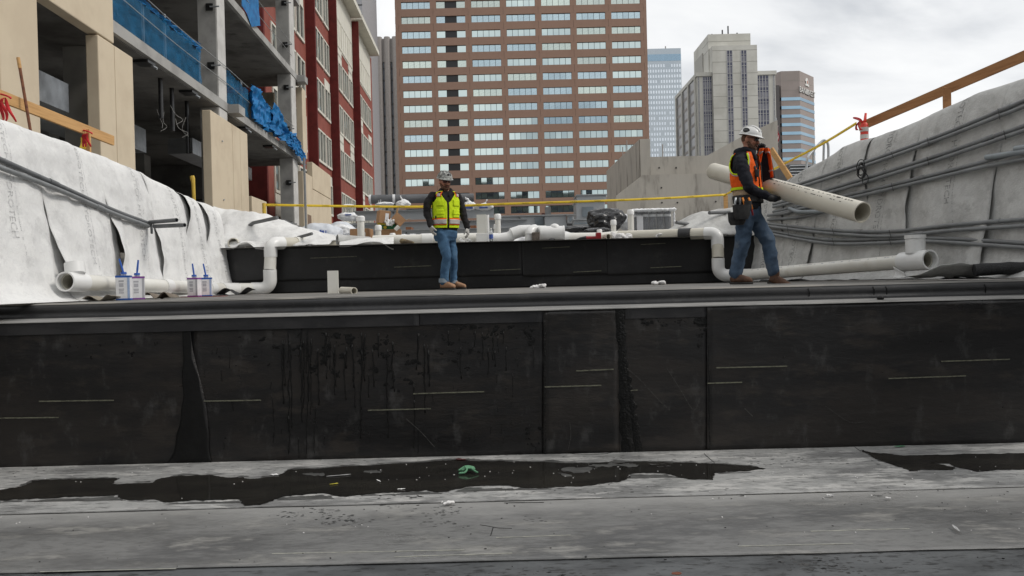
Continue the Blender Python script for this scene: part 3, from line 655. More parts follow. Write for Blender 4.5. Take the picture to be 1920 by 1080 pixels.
def bwin(y0, y1, z0, z1, panes, below, above):
    fr = MB(); t = .1
    lseg(fr, y0, y1, .003, .09, z0 - .14, z0, fx=FX); lseg(fr, y0, y1, .003, .07, z1 - t, z1, fx=FX)
    n = panes; wv = (y1 - y0) / n
    for k in range(n + 1):
        yc = min(y1 - t * .5, max(y0 + t * .5, y0 + k * wv)); lseg(fr, yc - t * .5, yc + t * .5, .003, .072, z0 - .001, z1 - t + .001, fx=FX)
    if below: lseg(fr, y0, y1, .003, .05, z0 - .75, z0 - .141, fx=FX)
    if above: lseg(fr, y0, y1, .003, .05, z1 + .001, z1 + .55, fx=FX)
    o = fr.build('window', m_cream, rb)
    for k in range(n):
        mb = MB(); a = y0 + k * wv + t * .55; b = y0 + (k + 1) * wv - t * .55
        dn = random.uniform(-.008, .008)
        mb.prism([(FX(a) + .004, a), (FX(a) + .016 + dn, a), (FX(b) + .016 - dn, b), (FX(b) + .004, b)], z0, z1 - t); mb.build('pane', m_glassd, o)
for bi, (a, b) in enumerate(((38.2, 45.4), (46.6, 52.8), (56.2, 62.3), (65.8, 72.4))):
    for ri, zt in enumerate(tops):
        Ln = b - a; alt = (ri + bi) % 2
        bwin(a, a + Ln * .24, zt - 1.9, zt, 2, not alt, alt); bwin(a + Ln * .27, a + Ln * .70, zt - 1.9, zt, 3, False, False); bwin(a + Ln * .73, b, zt - 1.9, zt, 2, not alt and ri % 2 == 0, alt)

# ---- big brown office tower, straight ahead
m_brown = M('brown precast cladding', (.325, .208, .157), .8, c2=(.295, .187, .14), scale=.25, c3=(.345, .225, .17), s3=.08, mix3=(.45, .65), spec=.3)
m_mirror = M('pale mirror glass', (.60, .69, .66), .03, 1.0, c2=(.54, .65, .66), scale=.12, mix=(.3, .7))
m_frame = M('dark window frame', (.03, .03, .032), .5)
TY = 200.0; PX, PZ = 8.735, 3.68
tw = empty('office_tower', (2, TY, 3.0), 'broad brown office tower with rows of five-pane mirror windows', 'tower')
xl = at(745, 200, TY).x; xr = at(1208.5, 200, TY).x
MB().box((xl + .1, TY + .5, 3.0), (xr - .1, TY + 40, 82)).build('tower_core', m_frame, tw)
cx0 = at(777, 9.5, TY).x + .0; row0 = at(777, 10, TY).z
cols = [cx0 + PX * k for k in range(7)]; rows = [row0 - PZ * k for k in range(19)]
cx_shift = at(777, 9.5, TY).x - at(777 + 6, 200, TY).x
cols = [at(783.5, 200, TY).x + PX * k for k in range(7)]; xr = cols[-1] + PX / 2 + .82
WW, WH = 7.2, 1.78
def shared_box(key, sx, sy, sz):
    if key not in pane_meshes:
        pane_meshes[key] = MB().box((-sx / 2, 0, -sz / 2), (sx / 2, sy, sz / 2)).mesh(key)
    return pane_meshes[key]
def inst(name, me, mat, parent, loc, rot=None):
    o = link_mesh(name, me, mat, parent, loc)
    if rot: o.rotation_euler = rot
    return o
sp = shared_box('spandrel_panel', PX - .05, .5, PZ - WH); pr = shared_box('pier_panel', PX - WW, .5, WH - .002)
edge_l = cols[0] - PX / 2 - xl; edge_r = xr - (cols[-1] + PX / 2)
epl = shared_box('edge_l', edge_l - .05, .5, PZ); epr = shared_box('edge_r', edge_r - .05, .5, PZ)
for ri, z in enumerate(rows):
    for c in cols:
        inst('spandrel_panel', sp, m_brown, tw, (c, TY, z - PZ / 2))
    for c in [cols[0] - PX / 2] + cols:
        inst('pier_panel', pr, m_brown, tw, (c + (PX / 2 if c != cols[0] - PX / 2 else 0), TY + .004, z))
    inst('edge_panel', epl, m_brown, tw, (xl + edge_l / 2, TY + .006, z)); inst('edge_panel', epr, m_brown, tw, (xr - edge_r / 2, TY + .006, z))
MB().box((xl, TY, rows[0] + WH / 2), (xr, TY + .5, 82)).build('parapet_panel', m_brown, tw)
m_mir = [m_mirror, M('bluish mirror glass', (.48, .60, .65), .04, 1.0), M('dull mirror glass', (.52, .58, .54), .06, 1.0), M('greenish mirror glass', (.62, .70, .64), .04, 1.0)]
pn = shared_box('pane', WW / 5 - .10, .06, WH - .12); pn2 = shared_box('pane_half', 2.1, .06, WH - .12); dkp = shared_box('dark_pane', 2.75, .06, WH - .05)
rest = MB(); cnt = 0; rnd = random.Random(11)
for ri, z in enumerate(rows[:15]):
    for ci, c in enumerate(cols):
        mi = rnd.choice((0, 0, 1, 1, 2, 3)) if not (4 < ri < 12 and 1 < ci < 6) else rnd.choice((0, 1, 1, 1, 3))
        fr = MB().box((c - WW / 2, TY + .32, z - WH / 2), (c + WW / 2, TY + .49, z - WH / 2 + .07)).build('window', m_frame, tw, base=(c, TY + .3, z))
        xs = [c - WW / 2 + WW / 5 * (k + .5) for k in range(5)] if ci != 1 else [c - WW / 2 + 1.07, c + WW / 2 - 1.07]
        if ci == 1: inst('dark_pane', dkp, m_black, fr, (c, TY + .42, z))
        for x in xs:
            rot = (rnd.gauss(0, .004), 0, rnd.gauss(0, .006))
            if cnt < 300: inst('pane', shared_box('pane%d_%d' % (mi, ci != 1), WW / 5 - .10 if ci != 1 else 2.1, .06, WH - .12), m_mir[mi] if rnd.random() < .9 else m_mir[2], fr, (x, TY + .38, z), rot); cnt += 1
            else:
                hw = (WW / 5 - .10) / 2 if ci != 1 else 1.05; mm = Matrix.Rotation(rot[2], 3, 'Z') @ Matrix.Rotation(rot[0], 3, 'X')
                rest.obox((x, TY + .41, z), mm @ Vector((hw, 0, 0)), mm @ Vector((0, .03, 0)), mm @ Vector((0, 0, WH / 2 - .06)))
tag(rest.build('lower_panes', m_mirror, tw), kind='stuff')

# ---- dark ribbed tower left of it, grey block far left
m_rib = M('grey concrete rib', (.36, .33, .31), .8); m_navy = M('navy glass', (.025, .03, .045), .1, 0, c2=(.05, .06, .085), scale=.1, mix=(.45, .55), spec=.6)
RY = 270.0; x0 = at(700, 200, RY).x; x1 = at(752, 200, RY).x; zt = at(720, 72, RY).z
rt_ = empty('ribbed_tower', ((x0 + x1) / 2, RY, 3), 'dark glass tower with grey vertical ribs beside the brick building', 'tower')
MB().box((x0 - 10, RY + .6, 3), (x1 + 12, RY + 30, zt - 8)).build('glass_wall', m_navy, rt_)
MB().box((x0 - 10, RY + .2, zt - 7.9), (x1 + 12, RY + 30, zt)).build('top_band', m_rib, rt_)
for px in (703, 715, 730, 745, 758):
    xx = at(px, 250, RY).x; MB().prism([(xx - .95, RY + .59), (xx - .95, RY - .4), (xx - .4, RY - .9), (xx + .4, RY - .9), (xx + .95, RY - .4), (xx + .95, RY + .59)], 3, zt + .4).build('rib', m_rib, rt_)
for k in range(18):
    z = 6 + k * 4; MB().box((x0 - 10, RY + .5, z), (x1 + 12, RY + .598, z + .5)).build('floor_line', m_frame, rt_)
GY = 180.0; a = at(640, 0, GY); b = at(680, 40, GY)
gb = empty('grey_tower', ((a.x + b.x) / 2, GY, 3), 'pale grey gridded tower sliver above the brick building', 'tower')
MB().box((a.x, GY, 3), (at(684, 200, GY).x, GY + 20, 90)).build('tower_body', M('pale grey cladding', (.40, .40, .42), .6), gb)
for k in range(20): MB().box((a.x, GY - .05, 40 + k * 2.2), (at(684, 200, GY).x + .02, GY - .004, 40.25 + k * 2.2)).build('floor_line', m_frame if k % 2 else m_rib, gb)

# ---- glass tower behind, on the right
HY = 420.0; x0 = at(1195, 250, HY).x; x1 = at(1280, 250, HY).x; zt = at(1240, 91, HY).z
gt = empty('glass_tower', ((x0 + x1) / 2, HY, 3), 'silver glass tower with small square windows behind the brown tower', 'tower')
m_silver = M('silver curtain wall', (.44, .48, .51), .2, .85, c2=(.38, .43, .47), scale=.02)
MB().box((x0, HY, 3), (x1, HY + 40, zt)).build('curtain_wall', m_silver, gt)
sq = MB(); m_sq = M('bright square pane', (.70, .75, .80), .05, 1.0)
nx = 17; ppx = (x1 - x0) / nx
for r_ in range(36):
    for k in range(nx):
        z = zt - 9 - r_ * 2.75; rr = random.random()
        if rr < .06: continue
        sq.box((x0 + (k + .22) * ppx, HY - .08, z - .75), (x0 + (k + .78) * ppx, HY - .01, z + .75))
tag(sq.build('square_panes', m_sq, gt), kind='stuff')
MB().box((x0, HY - .1, zt - 6.5), (x1, HY - .005, zt - 3)).build('top_glass_band', M('blue glass band', (.30, .42, .52), .08, .9), gt)
MB().tube([(x1 - 6, HY + 10, zt), (x1 - 6, HY + 10, zt + 4)], .3, 6).build('antenna', m_rib, gt)

# ---- stepped white tower
m_lime = M('pale limestone', (.66, .65, .60), .8, c2=(.55, .54, .49), scale=.15, spec=.3); m_limed = M('limestone joint', (.33, .32, .28), .85)
m_indigo = M('indigo glass', (.035, .038, .085), .12, 0, c2=(.07, .075, .13), scale=.25, spec=.6); m_blind = M('grey lilac pane', (.20, .20, .245), .3, 0, c2=(.13, .13, .17), scale=.4, mix=(.45, .55), spec=.6)
SY = 250.0; st = empty('stepped_tower', (69, SY, 3), 'stepped pale stone tower with indigo window strips and penthouse', 'tower')
X = lambda px, y=250: at(px, y, SY).x
zs = at(1322, 136, SY).z; zsh = at(1377, 84, SY - 2).z; zp = at(1370, 63, SY + 2).z
xa, xb, xc, xd = X(1309), X(1344), X(1420), X(1456)
MB().box((xa, SY, 3), (xb, SY + 32, zs - 1.2)).build('left_shoulder', m_lime, st); MB().box((xc, SY, 3), (xd, SY + 32, zs - 1.2)).build('right_shoulder', m_lime, st)
MB().box((xb - 1.2, SY - 1.5, 3), (xc, SY + 20, zsh)).build('shaft', m_lime, st); MB().box((X(1335), SY + 2.2, zs - 1), (X(1415), SY + 22, zp)).build('penthouse', m_lime, st)
for xx0, xx1 in ((xa - .3, xb - 1.25), (xc + .05, xd + .3)): MB().box((xx0, SY - .4, zs - 1.19), (xx1, SY + 32.4, zs)).build('parapet', m_lime, st)
for z in [zsh - 1.6 - 3.55 * k for k in range(18)]:
    MB().box((xb - 1.21, SY - 1.512, z), (xc + .01, SY - 1.5, z + .14)).build('stone_joint', m_limed, st)
for z in (zp - 2.4, zp - 5.0): MB().box((X(1335) - .012, SY + 2.19, z), (X(1415), SY + 10, z + .14)).build('stone_joint', m_limed, st)
def strip(x0, x1, zt_, yf, n, name='window_strip'):
    o = MB().box((x0, yf - .04, 3), (x1, yf - .004, zt_)).build(name, m_indigo, st); pan = MB(); bars = MB(); wv = (x1 - x0) / n
    k = 0; z = zt_ - .4
    while z > 8:
        for i in range(n):
            pan.box((x0 + i * wv + .12, yf - .06, z - 3.45), (x0 + (i + 1) * wv - .12, yf - .041, z - 1.35))
        z -= 3.55; k += 1
    tag(pan.build('blind_panes', m_blind, o), kind='stuff')
    for i in range(n + 1): bars.box((x0 + i * wv - .10, yf - .12, 3), (x0 + i * wv + .10, yf - .061, zt_))
    z = zt_
    while z > 8:
        for dz in (0, 1.2): bars.box((x0, yf - .11, z - dz - .06), (x1, yf - .062, z - dz + .06))
        z -= 3.55
    tag(bars.build('mullions', M('pale mullion', (.5, .5, .5), .6), o), kind='stuff')
strip(X(1363.5), X(1373.5), at(1368, 97, SY).z, SY - 1.5, 2); strip(X(1390), X(1400), at(1390, 97, SY).z, SY - 1.5, 2)
strip(X(1320), X(1344) - 1.25, zs - 1.3, SY, 4); strip(xc + .1, X(1443), zs - 1.3, SY, 4); strip(X(1311), X(1313), zs - 1.3, SY, 1); strip(X(1452), X(1454), zs - 1.3, SY, 1)
gl = MB().box((xa - .03, SY + 1.2, 3), (xa - .004, SY + 31, zs - 1.3)).build('side_glass', M('grey side glass', (.10, .10, .11), .3, 0, c2=(.16, .16, .17), scale=.3, spec=.6), st)
for k in range(4): MB().box((xa - .5, SY + 1.2 + k * 9.6, 3), (xa - .031, SY + 2.4 + k * 9.6, zs - 1.3)).build('side_pier', m_lime, gl)
for k in range(15): MB().box((xa - .1, SY + 1.2, zs - 5 - 3.55 * k), (xa - .0305, SY + 31, zs - 4.2 - 3.55 * k)).build('side_spandrel', m_rib, gl)
MB().box((X(1335) - .3, SY + 9, zs), (X(1335) - .01, SY + 20, zp - 4)).build('louvre_screen', M('pale louvre', (.45, .44, .40), .7), st)
for px, h in ((1365, 1.8), (1376, 3), (1393, .8), (1345, .6)): MB().tube([(X(px), SY + 4, zp if px < 1400 else zs), (X(px), SY + 4, zp + h)], .22, 6).build('roof_mast', m_frame, st)

# ---- striped bank tower
BY = 350.0; bt = empty('bank_tower', (123, BY, 3), 'taupe tower with blue glass bands and a roof sign', 'tower')
m_taupe = M('taupe granite', (.34, .29, .27), .7, c2=(.31, .265, .245), scale=.1); m_band = M('blue mirror band', (.29, .42, .52), .06, 1.0, c2=(.25, .37, .47), scale=.08)
sh = at(1499, 300, BY).x - at(1499, 133, BY).x
poly = [(at(1440, 300, BY).x, BY + 14), (at(1466, 300, BY).x, BY + .8), (at(1467.5, 300, BY).x, BY), (at(1502.5, 300, BY).x, BY), (at(1502.5, 300, BY).x + 10.7, BY + 12), (at(1502.5, 300, BY).x + 10.7, BY + 34), (at(1440, 300, BY).x, BY + 34)]
zt = at(1485, 133, BY).z
def offs(p, d):
    c = Vector((sum(x for x, y in p) / len(p), sum(y for x, y in p) / len(p))); return [tuple(Vector(q) + (Vector(q) - c).normalized() * d) for q in p]
MB().prism(poly, 3, zt).build('tower_body', m_taupe, bt)
z = at(1485, 184, BY).z
for k in range(16): MB().prism(offs(poly, .12), z - k * 3.74 - 1.0, z - k * 3.74 + .35).build('glass_band', m_band, bt)
for k in range(3): MB().prism(offs(poly, .03), zt - 4.2 - k * 4.2, zt - 4.1 - k * 4.2).build('granite_joint', m_limed, bt)
nx0 = at(1463, 300, BY).x; MB().box((nx0 - 1.3, BY - .3, 3), (nx0 + .2, BY + 2, at(1460, 160, BY).z)).build('notch_strip', M('dark taupe strip', (.10, .09, .09), .6), bt)  # dark strip standing proud in place of the recessed notch
# roof sign on the angled face
fa = Vector((poly[3][0], poly[3][1], 0)); fb_ = Vector((poly[4][0], poly[4][1], 0)); fd = (fb_ - fa).normalized(); fn_ = Vector((fd.y, -fd.x, 0)); fl_ = (fb_ - fa).length
m_sign = M('white sign letter', (.8, .79, .76), .5); m_sign_sh = M('dark sign shadow', (.05, .045, .045), .6); m_embl = M('terracotta emblem', (.45, .16, .10), .6)
def face_pt(s, z, o): return fa + fd * s + Vector((0, 0, z)) + fn_ * o
def sign_text(body, size, s0, z0, o, mat, name):
    vs_, fs_ = text_mesh(body, size, .05, 1.0); mb = MB(); mb.add([face_pt(s0 + v.x, z0 + v.y, o + v.z) for v in vs_], fs_); mb.build(name, mat, bt)
zc = zt - 8.2
for body, size, s0, dz in (('BANK', 3.6, 3.9, 0), ('OF', 1.4, 8.05, .7), ('THE', 1.4, 8.05, -.7), ('WEST', 3.6, 12.3, 0)):
    sign_text(body, size, s0 * .98, zc + dz, .30, m_sign, 'sign_lettering'); sign_text(body, size * 1.03, s0 * .98 + .1, zc + dz - .22, .16, m_sign_sh, 'sign_lettering_shadow')  # dark offset copy behind the letters, painted as their shadow
mb = MB(); em = [(-2, -1.5), (2.2, -1.5), (2.0, -.8), (1.2, -.5), (1.3, .9), (.6, 1.9), (-.6, 2.0), (-1.4, 1.3), (-1.9, .6), (-1.0, .3), (-.7, -.6), (-1.9, -.8)]
n_ = len(em); mb.add([face_pt(7.6 + x, zt - 4.0 + y, .1) for x, y in em] + [face_pt(7.6 + x, zt - 4.0 + y, .35) for x, y in em], [tuple(range(n_))[::-1], tuple(range(n_, 2 * n_))] + [(i, (i + 1) % n_, n_ + (i + 1) % n_, n_ + i) for i in range(n_)]); mb.build('sign_emblem', m_sign, bt)
mb = MB(); mb.add([face_pt(7.6 + x, zt - 4.0 + y, .37) for x, y in ((-.2, -.4), (.7, -.4), (.8, .7), (.1, 1.1), (-.4, .5))], [(0, 1, 2, 3, 4)]); mb.build('sign_emblem_detail', m_embl, bt)

# ---- raw concrete ramp structure, right of centre
CY = 28.0; m_raw = M('weathered raw concrete', (.50, .47, .42), .9, c2=(.41, .385, .345), scale=1.1, mix=(.4, .7), stretch=(1.4, 1.4, .35), c3=(.24, .22, .195), s3=1.3, mix3=(.52, .68), bump=.2, bscale=10, spec=.25, detail=9)
cr = empty('concrete_ramp', (6, CY, 3), 'raw concrete ramp walls with stepped and sloped top edge', 'concrete wall')
X = lambda px: at(px, 330, CY).x
zhi = at(1208, 261, CY).z; zlo = at(1270, 293, CY).z; zled = at(1270, 328, CY).z
MB().prism([(X(1200), CY), (X(1203), CY + .1), (X(1200) + .12, CY + 8), (X(1200) - .2, CY + 8)], 2.2, zhi - .004).build('return_wall', m_raw, cr)
MB().box((X(1201), CY - .05, 2.2), (X(1220), CY + .35, zhi)).build('corner_pillar', m_raw, cr)
mb = MB(); poly_ = [(X(1201.5), 2.2), (X(1460), 2.2), (X(1460), at(1460, 225, CY).z), (X(1400), at(1400, 252, CY).z), (X(1327), zlo), (X(1201.5), zlo)]
n_ = len(poly_); mb.add([(x, CY, z) for x, z in poly_] + [(x, CY + .3, z) for x, z in poly_], [tuple(range(n_)), tuple(range(n_, 2 * n_))[::-1]] + [((i + 1) % n_, i, n_ + i, n_ + (i + 1) % n_) for i in range(n_)]); mb.build('ramp_wall', m_raw, cr)
mb = MB(); poly_ = [(X(1153), 2.2), (X(1462), 2.2), (X(1462), zled), (X(1203), zled), (X(1153), at(1153, 368, CY).z)]
n_ = len(poly_); mb.add([(x, CY - .22, z) for x, z in poly_] + [(x, CY - .06, z) for x, z in poly_], [tuple(range(n_)), tuple(range(n_, 2 * n_))[::-1]] + [((i + 1) % n_, i, n_ + i, n_ + (i + 1) % n_) for i in range(n_)]); mb.build('base_wall', m_raw, cr)
for px, py in ((1241, 380), (1270, 380), (1342, 378), (1238, 313), (1270, 313), (1240, 352)):
    p = at(px, py, CY - .22); MB().tube([(p.x, CY - .24 if py > 330 else CY - .02, p.z), (p.x, CY - .20 if py > 330 else CY + .02, p.z)], .028, 10).build('tie_hole', m_black, cr)
for px, h in ((1160, .5), (1168, .7), (1176, .6), (1243, .45)):
    p = X(px); zz = zlo if px > 1200 else at(px, lerp(312, 262, (px - 1155) / 50), CY + 6).z - .3; yy = CY + .15 if px > 1200 else CY + 7 - (px - 1155) * .14
    MB().tube([(at(px, 300, yy).x, yy, zz), (at(px, 300, yy).x, yy, zz + h)], .02, 5).build('rebar_stub', m_rib, cr)

# ---- flag on its pole
p0 = at(1458, 330, 90); p1 = at(1455.5, 221, 90)
fg = empty('flag_pole', (p1.x, 90, 3), 'tall pole with a limp striped flag in front of the bank tower', 'flag')
MB().tube([(p1.x, 90, 3), (p1.x, 90, p1.z)], [.08, .05], 8).build('pole', m_steel, fg)
mb = MB(); zf1 = at(1456, 232, 90).z; zf0 = at(1456, 277, 90).z
def ff(u, v): return Vector((p1.x - .28 + .5 * u + .10 * math.sin(v * 9 + u * 3), 90 - .06 + .14 * math.sin(u * 14 + v * 3), lerp(zf0, zf1, v) + .25 * math.sin(u * 5)))
mb.grid(14, 26, ff); fo = mb.build('flag', M('flag white', (.75, .73, .70), .8), fg, smooth=True)
fo.data.materials.append(M('flag red', (.45, .03, .05), .8)); fo.data.materials.append(M('flag blue', (.03, .05, .2), .8))
for i, pl in enumerate(fo.data.polygons):
    r_, c_ = divmod(i, 14); pl.material_index = 2 if (r_ > 15 and c_ < 7) else (c_ // 2 + r_ // 9) % 2

# ---- unseen block added behind the viewer to darken the tower's lowest windows
ob = empty('mirror_block', (-30, -70, 3), 'unseen dark stepped block added for the lowest left tower windows to mirror', 'building')
m_ob = M('dark green grey facade', (.10, .11, .10), .6, c2=(.06, .065, .06), scale=.2)
for x0, x1, h in ((-72, -40, 58), (-39.9, -8, 63), (-7.9, 12, 52), (20, 44, 56)): 
    MB().box((x0, -95, 3), (x1, -70, h)).build('block_wing', m_ob, ob)
    for k in range(5): MB().box((x0 + 1, -69.95, h - 5 - 5 * k), (x1 - 1, -69.8, h - 3 - 5 * k)).build('window_band', m_navy, ob)
# ================================================================ PROPS
m_pvc = M('white pvc', (.74, .73, .685), .35, c2=(.68, .665, .61), scale=2.5, c3=(.60, .57, .50), s3=3.5, mix3=(.62, .82), spec=.45)
m_pvcw = M('clean white pvc fitting', (.78, .78, .77), .3, c2=(.73, .73, .715), scale=3, spec=.5)
m_pvcd = M('weathered cream pvc', (.60, .57, .49), .4, c2=(.52, .49, .41), scale=2.2, stretch=(1, .4, 1), c3=(.40, .37, .30), s3=5, mix3=(.62, .85), bump=.05, bscale=40, spec=.4)
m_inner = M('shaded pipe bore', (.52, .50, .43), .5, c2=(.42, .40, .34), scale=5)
m_cond = M('grey conduit', (.20, .21, .215), .45, c2=(.165, .17, .175), scale=6, rvar=.1)
m_condd = M('dark grey conduit', (.13, .135, .14), .5, c2=(.10, .105, .11), scale=6)
m_wood = M('yellow pine lumber', (.56, .33, .14), .75, c2=(.44, .25, .10), scale=6, stretch=(1, .25, 6), mix=(.4, .7), bump=.08, bscale=20, spec=.25)
m_woodd = M('weathered brown lumber', (.36, .18, .08), .8, c2=(.27, .13, .055), scale=6, stretch=(1, .25, 6), mix=(.4, .7), bump=.1, bscale=20, spec=.25)
m_rust = M('rusty steel', (.20, .075, .035), .8, c2=(.12, .045, .025), scale=20)
m_ribb = M('red flagging ribbon', (.62, .02, .025), .5); m_yel = M('yellow barrier tape', (.78, .55, .03), .5, c2=(.70, .48, .02), scale=4); m_ink = M('black ink', (.03, .028, .02), .6)
m_card = M('cardboard', (.36, .205, .105), .85, c2=(.31, .175, .09), scale=5); m_cardi = M('pale cardboard inside', (.50, .33, .18), .85)
m_poly = M('white plastic bag', (.78, .79, .80), .4, c2=(.70, .71, .73), scale=7, bump=.5, bscale=9, spec=.5)
m_rag = M('white cotton rag', (.78, .77, .76), .9, c2=(.68, .67, .67), scale=12, bump=.3, bscale=30)
m_bagk = M('black bin bag', (.012, .012, .013), .25, c2=(.02, .02, .022), scale=6, bump=.5, bscale=9, spec=.6)
m_ptd = M('grey painted steel', (.40, .42, .44), .5, .15, c2=(.35, .37, .39), scale=2.5, stretch=(.2, 1, 1), c3=(.30, .315, .33), s3=1.2, mix3=(.55, .75), spec=.4)
m_blue = M('blue plastic', (.02, .10, .42), .35); m_blueink = M('blue print', (.05, .10, .35), .7); m_lab = M('white paper label', (.75, .75, .76), .7, c2=(.66, .66, .68), scale=12); m_pur = M('purple print', (.22, .06, .30), .6); m_greyp = M('grey label print', (.42, .42, .45), .7)

def V(px, py, Y): return at(px, py, Y)
# ---- drain pipes on the deck
def hub(mb, a, b, ro, ri): return mb.pipe([a, b], ro, ri, 32)
RO = .086
# left pipe with tee
lp = empty('drain_pipe', V(250, 560, 11), 'white drain pipe with open tee end lying along the left fleece wall', 'pipe')
A = V(124, 528, 8.3); B = V(414, 541.5, 12.2); d = (B - A).normalized()
MB().pipe([A + d * .2, B], RO, RO - .008, 32).build('pipe_barrel', m_pvc, lp, smooth=40)
mb = MB(); hub(mb, A - d * .02, A + d * .30, .103, .088); tee = mb.build('tee', m_pvcw, lp, smooth=40)
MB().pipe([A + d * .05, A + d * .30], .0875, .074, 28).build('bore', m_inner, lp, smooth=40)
T0 = A + d * .15; MB().pipe([T0 + Vector((0, .02, .09)), T0 + Vector((-.02, .04, .2))], .10, .088, 28).build('tee_branch', m_pvcw, tee, smooth=40)
for t in (.55, .9):
    q = A.lerp(B, t); MB().pipe([q - d * .09, q + d * .09], .096, .0865, 28).build('coupling', m_pvcw, lp, smooth=40)
E1 = V(507, 541, 12.75); E2 = V(507, 456, 12.78); E3 = V(640, 455, 14.0)
B2 = V(440, 542, 12.68)
MB().tube(arc3(B, B + d * .16, B2 + Vector((.05, 0, 0)), 6) , .096, 28).build('bend', m_pvcw, lp, smooth=40)
hx = Vector((1, 0, 0)); vz = Vector((0, 0, 1)); e3 = (E3 - E2).normalized()
MB().tube([B2, E1 - hx * .2], .094, 28).build('pipe_barrel', m_pvc, lp, smooth=40)
MB().tube([E1 - hx * .30] + arc3(E1 - hx * .14, E1, E1 + vz * .14) + [E1 + vz * .3], .104, 28).build('elbow', m_pvcw, lp, smooth=40)
MB().tube([E1 + vz * .3, E2 - vz * .16], .094, 28).build('pipe_riser', m_pvc, lp, smooth=40)
MB().tube([E2 - vz * .22] + arc3(E2 - vz * .1, E2, E2 + e3 * .12) + [E2 + e3 * .24], .104, 28).build('elbow', m_pvcw, lp, smooth=40)
MB().tube([E2 + e3 * .24, E3], .092, 28).build('pipe_barrel', m_pvcd, lp, smooth=40)
MB().tube([E2 + e3 * .5, E2 + e3 * .72], .102, 28).build('coupling', m_pvc, lp, smooth=40)
# right pipe with tee
rp = empty('drain_pipe', V(1550, 530, 10.6), 'long white drain pipe with tee beneath the right fleece wall', 'pipe')
A = V(1742, 487, 8.95); B = V(1395, 516, 12.62); d = (B - A).normalized()
MB().pipe([A + d * .3, B], RO, RO - .008, 32).build('pipe_barrel', m_pvc, rp, smooth=40)
mb = MB(); hub(mb, A - d * .02, A + d * .40, .113, .094); tee = mb.build('tee', m_pvcw, rp, smooth=40)
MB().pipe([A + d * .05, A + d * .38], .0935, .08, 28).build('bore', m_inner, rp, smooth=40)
T0 = A + d * .2; MB().pipe([T0 + vz * .09, T0 + vz * .29], .106, .092, 28).build('tee_branch', m_pvcw, tee, smooth=40)
MB().pipe([T0 + vz * .255, T0 + vz * .295], .114, .09, 28).build('branch_lip', m_pvcw, tee, smooth=40)
E1 = V(1347, 517, 12.72); E2 = V(1345, 437, 12.78); E3 = V(1160, 443, 13.55)
e1 = (B - E1).normalized(); e3 = (E3 - E2).normalized()
MB().tube([E1 + e1 * .5] + arc3(E1 + e1 * .14, E1, E1 + vz * .14) + [E1 + vz * .28], .100, 28).build('elbow', m_pvcw, rp, smooth=40)
MB().tube([E1 + e1 * .4, B], .087, 28).build('pipe_barrel', m_pvcw, rp, smooth=40)
MB().tube([E1 + vz * .28, E2 - vz * .16], .094, 28).build('pipe_riser', m_pvcd, rp, smooth=40)
MB().tube([E2 - vz * .24] + arc3(E2 - vz * .1, E2, E2 + e3 * .12) + [E2 + e3 * .2], .100, 28).build('elbow', m_pvcw, rp, smooth=40)
MB().tube([E2 + e3 * .2, E3], .09, 28).build('pipe_barrel', m_pvcd, rp, smooth=40)
MB().tube([E2 + e3 * .42, E2 + e3 * .62], .099, 28).build('rubber_coupling', m_black, rp, smooth=40)
# carried pipe
PA = V(1338, 321, 11.0); PB = V(1617, 398.5, 8.4); d = (PB - PA).normalized()
cp = empty('pvc_pipe', (PA + PB) / 2, 'long cream pvc pipe carried by the worker in the orange vest', 'pipe')
MB().pipe([PA, PB], .112, .100, 40).build('pipe_barrel', m_pvcd, cp, smooth=40)
mb = MB(); rnd = random.Random(2); n_side = d.cross(vz).normalized(); upn = n_side.cross(d).normalized()
if n_side.y > 0: n_side = -n_side
t = .33
while t < .96:
    w_ = rnd.uniform(.004, .02)
    for a0, ww in ((.45, rnd.uniform(.006, .02)), (.9, .008 if rnd.random() < .4 else 0)):
        if ww and rnd.random() < .8:
            q = PA.lerp(PB, t); nn = (upn * math.cos(a0) + n_side * math.sin(a0)).normalized(); tt = d.cross(nn)
            mb.obox(q + nn * .1125, d * w_, tt * ww * .5, nn * .0008)
    t += rnd.uniform(.006, .016)
tag(mb.build('printed_marks', m_ink, cp), kind='stuff')

for a, b, par in ((V(124, 528, 8.3), V(414, 541.5, 12.2), lp), (V(1742, 487, 8.95), V(1395, 516, 12.62), rp)):
    mb = MB(); dd = (b - a).normalized(); L_ = (b - a).length; nn = (Vector((0, -1, .35)) - dd * Vector((0, -1, .35)).dot(dd)).normalized(); tt = dd.cross(nn); s = .5; rnd = random.Random(3)
    while s < L_ - .2:
        w_ = rnd.uniform(.006, .022); mb.obox(a + dd * s + nn * (RO + .0008), dd * w_, tt * rnd.uniform(.002, .006), nn * .0006); s += w_ * 2 + rnd.choice((.006, .008, .05, .12))
    tag(mb.build('printed_marks', m_greyp, par), kind='stuff')
